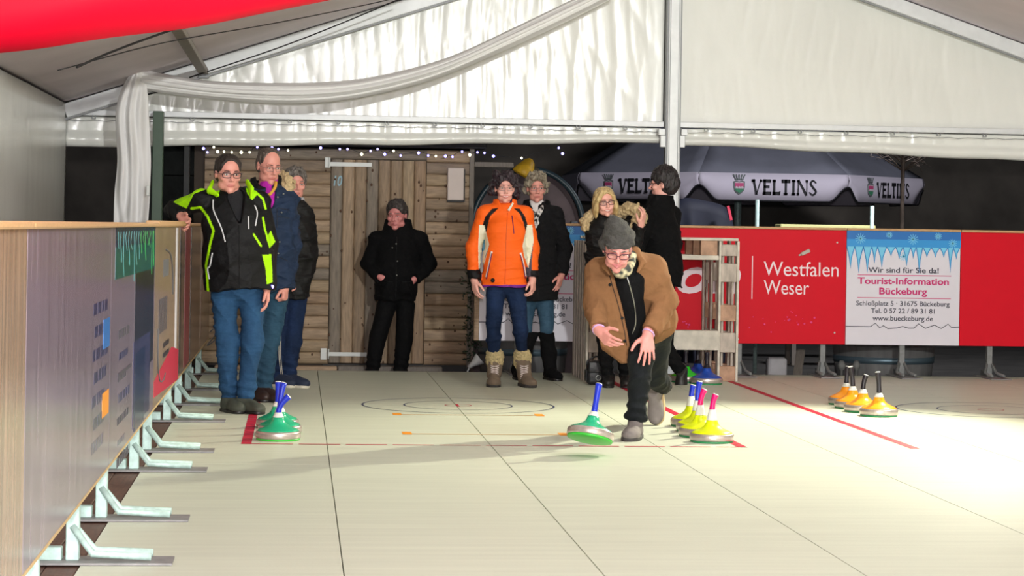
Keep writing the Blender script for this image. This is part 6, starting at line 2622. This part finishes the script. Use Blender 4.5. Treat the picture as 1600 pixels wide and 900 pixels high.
# ---------------------------------------------------------------- 7. blonde woman behind the stooping man
f7 = Fig('laughing blonde woman with dark glasses in a black coat with a fur hood', (955, 604))
f7.j(pelvis=(952, 450, .02), waist=(951, 420, 0), chest=(949, 378, 0), neck=(947, 342, .015), hem=(952, 475, 0), top=(948, 354, 0),
     shL=(930, 360, 0), elL=(928, 405, .05), wrL=(926, 440, -.1), shR=(975, 357, .0), elR=(990, 385, -.05), wrR=(1001, 352, -.12),
     hipL=(941, 470, .02), knL=(944, 530, -.02), anL=(950, 592, 0), hipR=(964, 470, .02), knR=(970, 530, -.02), anR=(978, 594, 0.02))
H = Head(at(945, 316, f7.Y - .03), yaw=6, pitch=4, roll=-6, hs=.98)
hr = hand(f7['wrR'], (.25, -.3, 1), (-.5, -.8, .2), (.3, 1, 0), sc=.95, curl=(22, 30, 25))
hl = hand(f7['wrL'], (.5, -.5, -.6), (0, -1, .4), (1, .3, 0), sc=.95)
body(f7, H, SK2, s2l(196, 92, 98), [hr, hl], smile=True, neck_r=.048)
face_parts(f7, H, hairm('darkblond', s2l(150, 120, 80), s2l(90, 70, 46)), smile=True, glasses='dark', gw=1.08, squint=.7)
P, S = std_hair(H, vol=.008, face=(.064, .084, .104), face_c=(.008, -.100, -.022), low=-.2)
P = P + [(H.e((-.087, .004, -.045), (.022, .055, .085)), .02), (H.e((.087, .004, -.045), (.022, .055, .085)), .02), (H.e((0, .06, -.04), (.085, .045, .09)), .03),
         (H.cn((-.03, -.068, .098), (-.074, -.066, .03), .016, .013), .012), (H.cn((-.03, -.070, .098), (.070, -.060, .05), .014, .012), .012), (H.cn((-.074, -.066, .03), (-.085, -.04, -.05), .013, .016), .015), (H.cn((.070, -.060, .05), (.086, -.04, -.04), .012, .016), .015)]
hair_obj(f7, H, P, hairm('blonde', s2l(226, 200, 146), s2l(176, 146, 96), .4), [S[0]], seed=51, amp=.0022, freq=60)
j7 = jacket(f7, 'coat', m_blackny, [('hem', .17, .14), ('waist', .165, .14), ('chest', .165, .135), ('top', .135, .10)], [('L', .075, .066, .052), ('R', .075, .062, .050)], f7['hem'].z, seed=52, amp=.008, freq=18)
fp = interp([at(972, 331, f7.Y + .08), at(985, 326, f7.Y + .02), at(996, 330, f7.Y - .03), at(1000, 342, f7.Y - .06), at(992, 352, f7.Y - .06)], 10)
P = [(cone(a, b, .050, .048), .02) for a, b in zip(fp[:-1], fp[1:])]
fq = interp([at(936, 338, f7.Y + .07), at(923, 338, f7.Y + .05), at(915, 346, f7.Y + .03), at(918, 356, f7.Y + .0)], 8)
P += [(cone(a, b, .042, .038), .02) for a, b in zip(fq[:-1], fq[1:])]
P += [(cone(fp[0], fq[0], .05, .05), .02)]
f7.make('fur_hood', P, m_fur, vox=.006, disp=wob(55, .010, 70))
collar(f7, 'scarf', mat('grey_patterned_scarf', s2l(150, 146, 140), .85, col2=s2l(70, 70, 74), vscale=40), f7['neck'] + Vector((0, -.01, -.05)), f7['neck'] + Vector((0, .0, .03)), .095, .078, .058)
trousers(f7, mat('black_trousers', s2l(9, 9, 11), .85, spec=.2, var=.2, bump=.7, bscale=14), .14, .08, .062, .05, seed=56, amp=.004)
shoe(f7, foot_M(ft(f7, 951, -.02), -10), m_shoeblk, m_shoeblk, L=.25, W=.09)
shoe(f7, foot_M(ft(f7, 978, -.04), -8), m_shoeblk, m_shoeblk, L=.25, W=.09)

# ---------------------------------------------------------------- 8. woman in black seen from behind, in profile
f8 = Fig('woman in a black coat turned away in profile, beside the white tent post', (1044, 601))
f8.j(pelvis=(1034, 448, .05), waist=(1034, 415, .0), chest=(1032, 360, 0), neck=(1034, 316, .0), hem=(1032, 448, 0), top=(1033, 332, 0),
     shL=(1006, 343, -.10), elL=(992, 388, -.14), wrL=(1001, 352, -.16), shR=(1050, 336, .10), elR=(1052, 385, .12), wrR=(1040, 420, .05),
     hipL=(1028, 470, -.05), knL=(1022, 530, -.12), anL=(1016, 592, -.05), hipR=(1042, 470, .05), knR=(1040, 545, .0), anR=(1062, 577, .04))
H = Head(at(1036, 288, f8.Y), yaw=-112, pitch=2, hs=1.06)
hl = hand(f8['wrL'] + Vector((.0, 0, .01)), (-.05, .1, 1), (-.8, .2, .1), (.2, 1, 0), sc=.95, curl=(25, 30, 25))
body(f8, H, SK2, LIP, [hl], neck_r=.052)
face_parts(f8, H, hairm('dark', s2l(52, 40, 36), s2l(28, 22, 20)), glasses='dark')
P, S = std_hair(H, vol=.010, back=.012, face=(.075, .078, .094), face_c=(0, -.100, -.034), top=.014, low=-.085)
P += [(H.e((0, .06, -.02), (.07, .05, .07)), .02)]
hair_obj(f8, H, P, hairm('nearblack', s2l(44, 36, 38), s2l(20, 17, 19)), S, seed=61, amp=.005, freq=60)
side8 = Vector((.5, 1, 0))
j8 = jacket(f8, 'coat', m_blackcl, [('hem', .17, .19), ('waist', .165, .185), ('chest', .155, .165), ('top', .125, .12)], [('L', .105, .09, .06), ('R', .085, .075, .06)], f8['hem'].z, seed=62, amp=.007, freq=15)
collar(f8, 'scarf', m_blackcl, f8['neck'] + Vector((-.01, 0, -.06)), f8['neck'] + Vector((-.005, .0, .062)), .125, .105, .07, disp=wob(66, .006, 30))
trousers(f8, mat('black_trousers', s2l(9, 9, 11), .85, spec=.2, var=.2, bump=.7, bscale=14), .14, .085, .066, .055, seed=66, amp=.004)
shoe(f8, Matrix.Translation(at(1066, 579, f8.Y + .06)) @ Matrix.Rotation(math.radians(-20), 4, 'Z') @ Matrix.Rotation(math.radians(58), 4, 'X') @ Matrix.Translation((0, -.02, -.05)), m_shoeblk, m_solegry, L=.26, W=.092)
shoe(f8, foot_M(ft(f8, 1016, -.06), -30), m_shoeblk, m_solegry, L=.26, W=.092)

# ---------------------------------------------------------------- 9. the stooping man who has just thrown
f9 = Fig('stooping man in a brown suede jacket and grey knit hat, lunging after his throw', (990, 686))
f9.j(pelvis=(1012, 505, .34), waist=(1004, 472, .20), chest=(988, 436, .04), neck=(975, 412, -.10), shL=(936, 424, -.02), elL=(929, 476, -.10), wrL=(936, 517, -.34),
     shR=(1022, 421, -.02), elR=(1041, 470, -.04), wrR=(1012, 523, -.20), hipL=(1000, 514, .32), knL=(1003, 556, -.10), anL=(992, 663, .05),
     hipR=(1030, 516, .36), knR=(1022, 588, .72), anR=(1038, 604, 1.10))
H = Head(at(964.5, 389, f9.Y - .27), yaw=-4, pitch=24, roll=3, hs=1.09, wide=1.02)
hl = hand(f9['wrL'], (.38, -.50, -.42), (.2, -.5, .95), (.9, .3, .4), sc=1.06, fingers=[(8, 12, 10), (22, 22, 18), (35, 32, 25), (45, 42, 30)], spread=1.6)
hr = hand(f9['wrR'], (-.06, -.42, -.85), (-1, -.1, .1), (0, .7, -.6), sc=1.10, curl=(8, 12, 10), spread=1.5, thumb_out=1.0)
body(f9, H, s2l(220, 148, 140), s2l(180, 84, 100), [hl, hr], smile=True, jowl=.002, neck_r=.058, rx=.14, ry=.09, leg=(.075, .055, .045))
face_parts(f9, H, hairm('grey', s2l(140, 132, 126), s2l(70, 64, 60)), glasses='dark', gw=1.0, squint=.7, gdark=mat('wine_spectacle_frame', s2l(84, 30, 52), .3))
P, S = std_hair(H, vol=-.002, face=(.067, .085, .098), face_c=(0, -.096, -.03), low=-.075)
S.append((H.e((0, .0, .125), (.15, .15, .085)), .004))
hair_obj(f9, H, P, hairm('grey', s2l(140, 132, 126), s2l(70, 64, 60)), S, seed=71)
m_knit = mat('grey_knit_hat', s2l(70, 68, 66), .95, var=.3, vscale=45, bump=.7, bscale=80)
hat = f9.make('knit_hat', [(H.e((0, .02, .055), (.085, .103, .072)), .02), (H.e((-.016, .015, .115), (.066, .08, .058)), .03), (H.e((-.03, .01, .155), (.046, .06, .036)), .025),
                           (H.e((0, .012, .040), (.090, .108, .028)), .012), (H.e((-.072, .03, .015), (.03, .06, .04)), .02)], m_knit, vox=.005,
              disp=(lambda a, b: (lambda X, Y, Z: a(X, Y, Z) + b(X, Y, Z)))(wob(73, .007, 28), wob(74, .003, 90)), subs=[(H.e((0, -.10, -.028), (.085, .085, .062)), .01)])
# dark zip cardigan underneath
side = (f9['shR'] - f9['shL'])
m_card = mat('black_cardigan', s2l(12, 12, 15), .9, spec=.2, var=.2, vscale=40, bump=.2, bscale=80)
card = f9.make('cardigan', [(econe(f9['pelvis'], f9['waist'], (.16, .115), (.155, .12), side), .04), (econe(f9['waist'], f9['chest'], (.155, .12), (.165, .125), side), .04),
                            (econe(f9['chest'], f9['neck'], (.165, .12), (.085, .075), side), .04),
                            (econe(at(982, 440, f9.Y - .10), at(988, 535, f9.Y + .02), (.10, .06), (.09, .05), side), .04)], m_card, vox=.0065, disp=wob(75, .005, 20))
drape_line(f9, 'zip', card, [(977, 425), (985, 450), (992, 480), (993, 505), (988, 522)], .0045, m_bagm)
# scarf
m_chk = mat('checked_scarf', s2l(206, 196, 160), .85, col2=s2l(60, 64, 60), vscale=38, detail=0)
sp_ = interp([at(955, 404, f9.Y - .10), at(962, 420, f9.Y - .21), at(975, 426, f9.Y - .23), at(985, 412, f9.Y - .18), at(988, 396, f9.Y - .08)], 14)
f9.make('scarf', [(cone(a, b, .030, .030), .02) for a, b in zip(sp_[:-1], sp_[1:])], m_chk, vox=.005, disp=wob(76, .005, 45))
# jacket, open at the front
UL = [(405, 948), (440, 957), (470, 966), (493, 972), (520, 978), (545, 982), (580, 990)]
UR = [(405, 996), (418, 991), (450, 993), (480, 994), (510, 996), (530, 1003), (580, 1030)]


def gap(X, Y, Z):
    d = F / f9.k
    kk = f9.k * 1.012
    du = (X - f9.base.x) * kk
    dv = -(Z - f9.base.z) * kk
    u = f9.px0 + du - ROLL * dv
    v = f9.py0 + ROLL * du + dv
    a = np.interp(v, [p[0] for p in UL], [p[1] for p in UL])
    b = np.interp(v, [p[0] for p in UR], [p[1] for p in UR])
    e = np.maximum(a - u, u - b) / kk
    e = np.maximum(e, (380 - v) / kk)
    return np.maximum(e, Y - (f9.Y + .15) + 0 * X)


m_suede = mat('brown_suede', s2l(132, 94, 64), .9, spec=.15, var=.2, vscale=9, bump=.7, bscale=14, bstretch=(1, 1, .8))
Yb = f9.Y
P = [(econe(f9['pelvis'] + Vector((0, -.02, .0)), f9['waist'], (.185, .14), (.20, .15), side), .04),
     (econe(f9['waist'], f9['chest'], (.20, .155), (.205, .15), side), .04),
     (econe(f9['chest'], at(978, 416, Yb - .06), (.20, .14), (.12, .09), side), .05)]
for s in ('L', 'R'):
    P.append((cone(f9['neck'] + Vector((0, .04, -.0)), f9['sh' + s], .08, .085), .04))
    w, e = f9['wr' + s], f9['el' + s]
    P.append((cone(f9['sh' + s], e, .084, .07), .025))
    P.append((cone(e, w + (e - w).normalized() * .03, .07, .058, True), .02))
# hanging front panels
P += [(econe(at(948, 440, Yb - .10), at(962, 535, Yb - .06), (.115, .055), (.095, .035), (1, 0, 0)), .04), (econe(at(962, 535, Yb - .06), at(976, 560, Yb - .05), (.095, .035), (.045, .028), (1, 0, 0)), .03),
      (econe(at(1018, 440, Yb - .06), at(1022, 508, Yb + .04), (.11, .06), (.10, .05), (1, 0, 0)), .04), (econe(at(1016, 500, Yb + .08), at(1022, 512, Yb + .2), (.09, .06), (.08, .07), (1, 0, 0)), .03)]
lo, hi = bounds([p[0] for p in P], .03)
fd = Field(lo, hi, .006)
for p, kk in P[:-4]:
    fd.add(p, kk)
for p, kk in P[-4:]:
    fd.add(p, kk)
d1, d2 = wob(77, .005, 14), crease(78, .008, 11, 1.2, 1.0)
fd.disp(lambda X, Y, Z: d1(X, Y, Z) + d2(X, Y, Z))
g_ = gap(*fd.grid()).astype(np.float32)
fd.a = np.maximum(fd.a, -g_)
for c_, r_ in ((H.e((0, -.02, -.05), (.085, .10, .12)), .01),):
    fd.sub(c_, r_)
V, Fc = fd.mesh(1)
jk9 = np_obj('jacket', V, Fc, m_suede, f9.root)
# collar flaps
m_coll = mat('dark_brown_lining', s2l(58, 40, 30), .85)
bm = B()
for pts in ([(944, 404), (950, 418), (957, 440), (962, 456)], [(998, 398), (995, 420), (994, 445), (994, 470), (995, 500)]):
    pass
for px in ([(948, 404), (957, 440), (966, 470), (972, 493), (978, 520), (981, 540)], [(995, 412), (993, 450), (994, 480), (996, 510)]):
    drape_line(f9, 'jacket_edge', jk9, [(x + (-2 if px[0][0] < 970 else 2), y) for x, y in px], .0035, m_coll, n=40)
fl_ = [(cone(at(953, 399, Yb - .12), at(945, 416, Yb - .17), .022, .016), .02), (cone(at(945, 416, Yb - .17), at(952, 428, Yb - .19), .016, .010), .02),
       (cone(at(993, 393, Yb - .08), at(1004, 410, Yb - .14), .024, .018), .02), (cone(at(1004, 410, Yb - .14), at(997, 424, Yb - .17), .018, .010), .02),
       (cone(at(953, 399, Yb - .12), at(972, 396, Yb + .03), .025, .03), .03), (cone(at(972, 396, Yb + .03), at(993, 393, Yb - .08), .03, .025), .03)]
f9.make('collar', fl_, m_suede, vox=.005)
bm = B()
for px, py in ((953, 445), (972, 497), (976, 533), (968, 570)):
    p = at(px, py, Yb - .12)
    h_ = None
    me = jk9.data
    o_ = wloc(jk9)
    if 'bv9' not in globals():
        bv9 = BVHTree.FromPolygons([v.co + o_ for v in me.vertices], [tuple(q.vertices) for q in me.polygons])
    h_ = bv9.ray_cast(Vector((0, 0, CAMZ)), ray(px, py).normalized())
    if h_[0] is not None:
        lathe(bm, [(.0105, -.002), (.0105, .003), (.007, .0055)], 14, Matrix.Translation(h_[0]) @ Matrix.Rotation(PI / 2, 4, 'X'))
obj('buttons', bm, m_blackny, jk9, True)
# cuffs / wristbands
for s, rr in (('L', .036), ('R', .036)):
    w, e = f9['wr' + s], f9['el' + s]
    d = (e - w).normalized()
    bm = B()
    u = d.cross(Vector((0, 0, 1))).normalized(); v = d.cross(u)
    c = w + d * .012
    tube(bm, [c + (u * math.cos(a) + v * math.sin(a)) * rr for a in [2 * PI * q / 20 for q in range(21)]], .006, 6)
    obj('wristband', bm, mat('lilac_band', s2l(206, 170, 220), .5), f9.root, True)
tr9 = trousers(f9, mat('black_denim', s2l(20, 24, 29), .8, spec=.25, var=.25, vscale=9, bump=.25, bscale=30), .165, .098, .080, .066, seed=79, amp=.007, dp=.14, ends=(.13, .12))
m_gs = mat('grey_suede_shoe', s2l(122, 114, 112), .85, var=.15, vscale=25)
m_tan = mat('tan_sole_edge', s2l(196, 168, 124), .7)
shoe(f9, foot_M(ft(f9, 992, .02), -20), m_gs, m_solegry, L=.29, W=.108, laces=m_shoeblk, sole_h=.026, ankle=.115)
tip = fl(1026, 664)
shoe(f9, Matrix.Translation(tip + Vector((.0, 0, .012))) @ Matrix.Rotation(math.radians(-12), 4, 'Z') @ Matrix.Rotation(math.radians(68), 4, 'X') @ Matrix.Rotation(math.radians(-14), 4, 'Y') @ Matrix.Translation((0, .195, 0)), m_gs, m_tan, L=.29, W=.108, sole_h=.028, ankle=.115, laces=m_shoeblk)
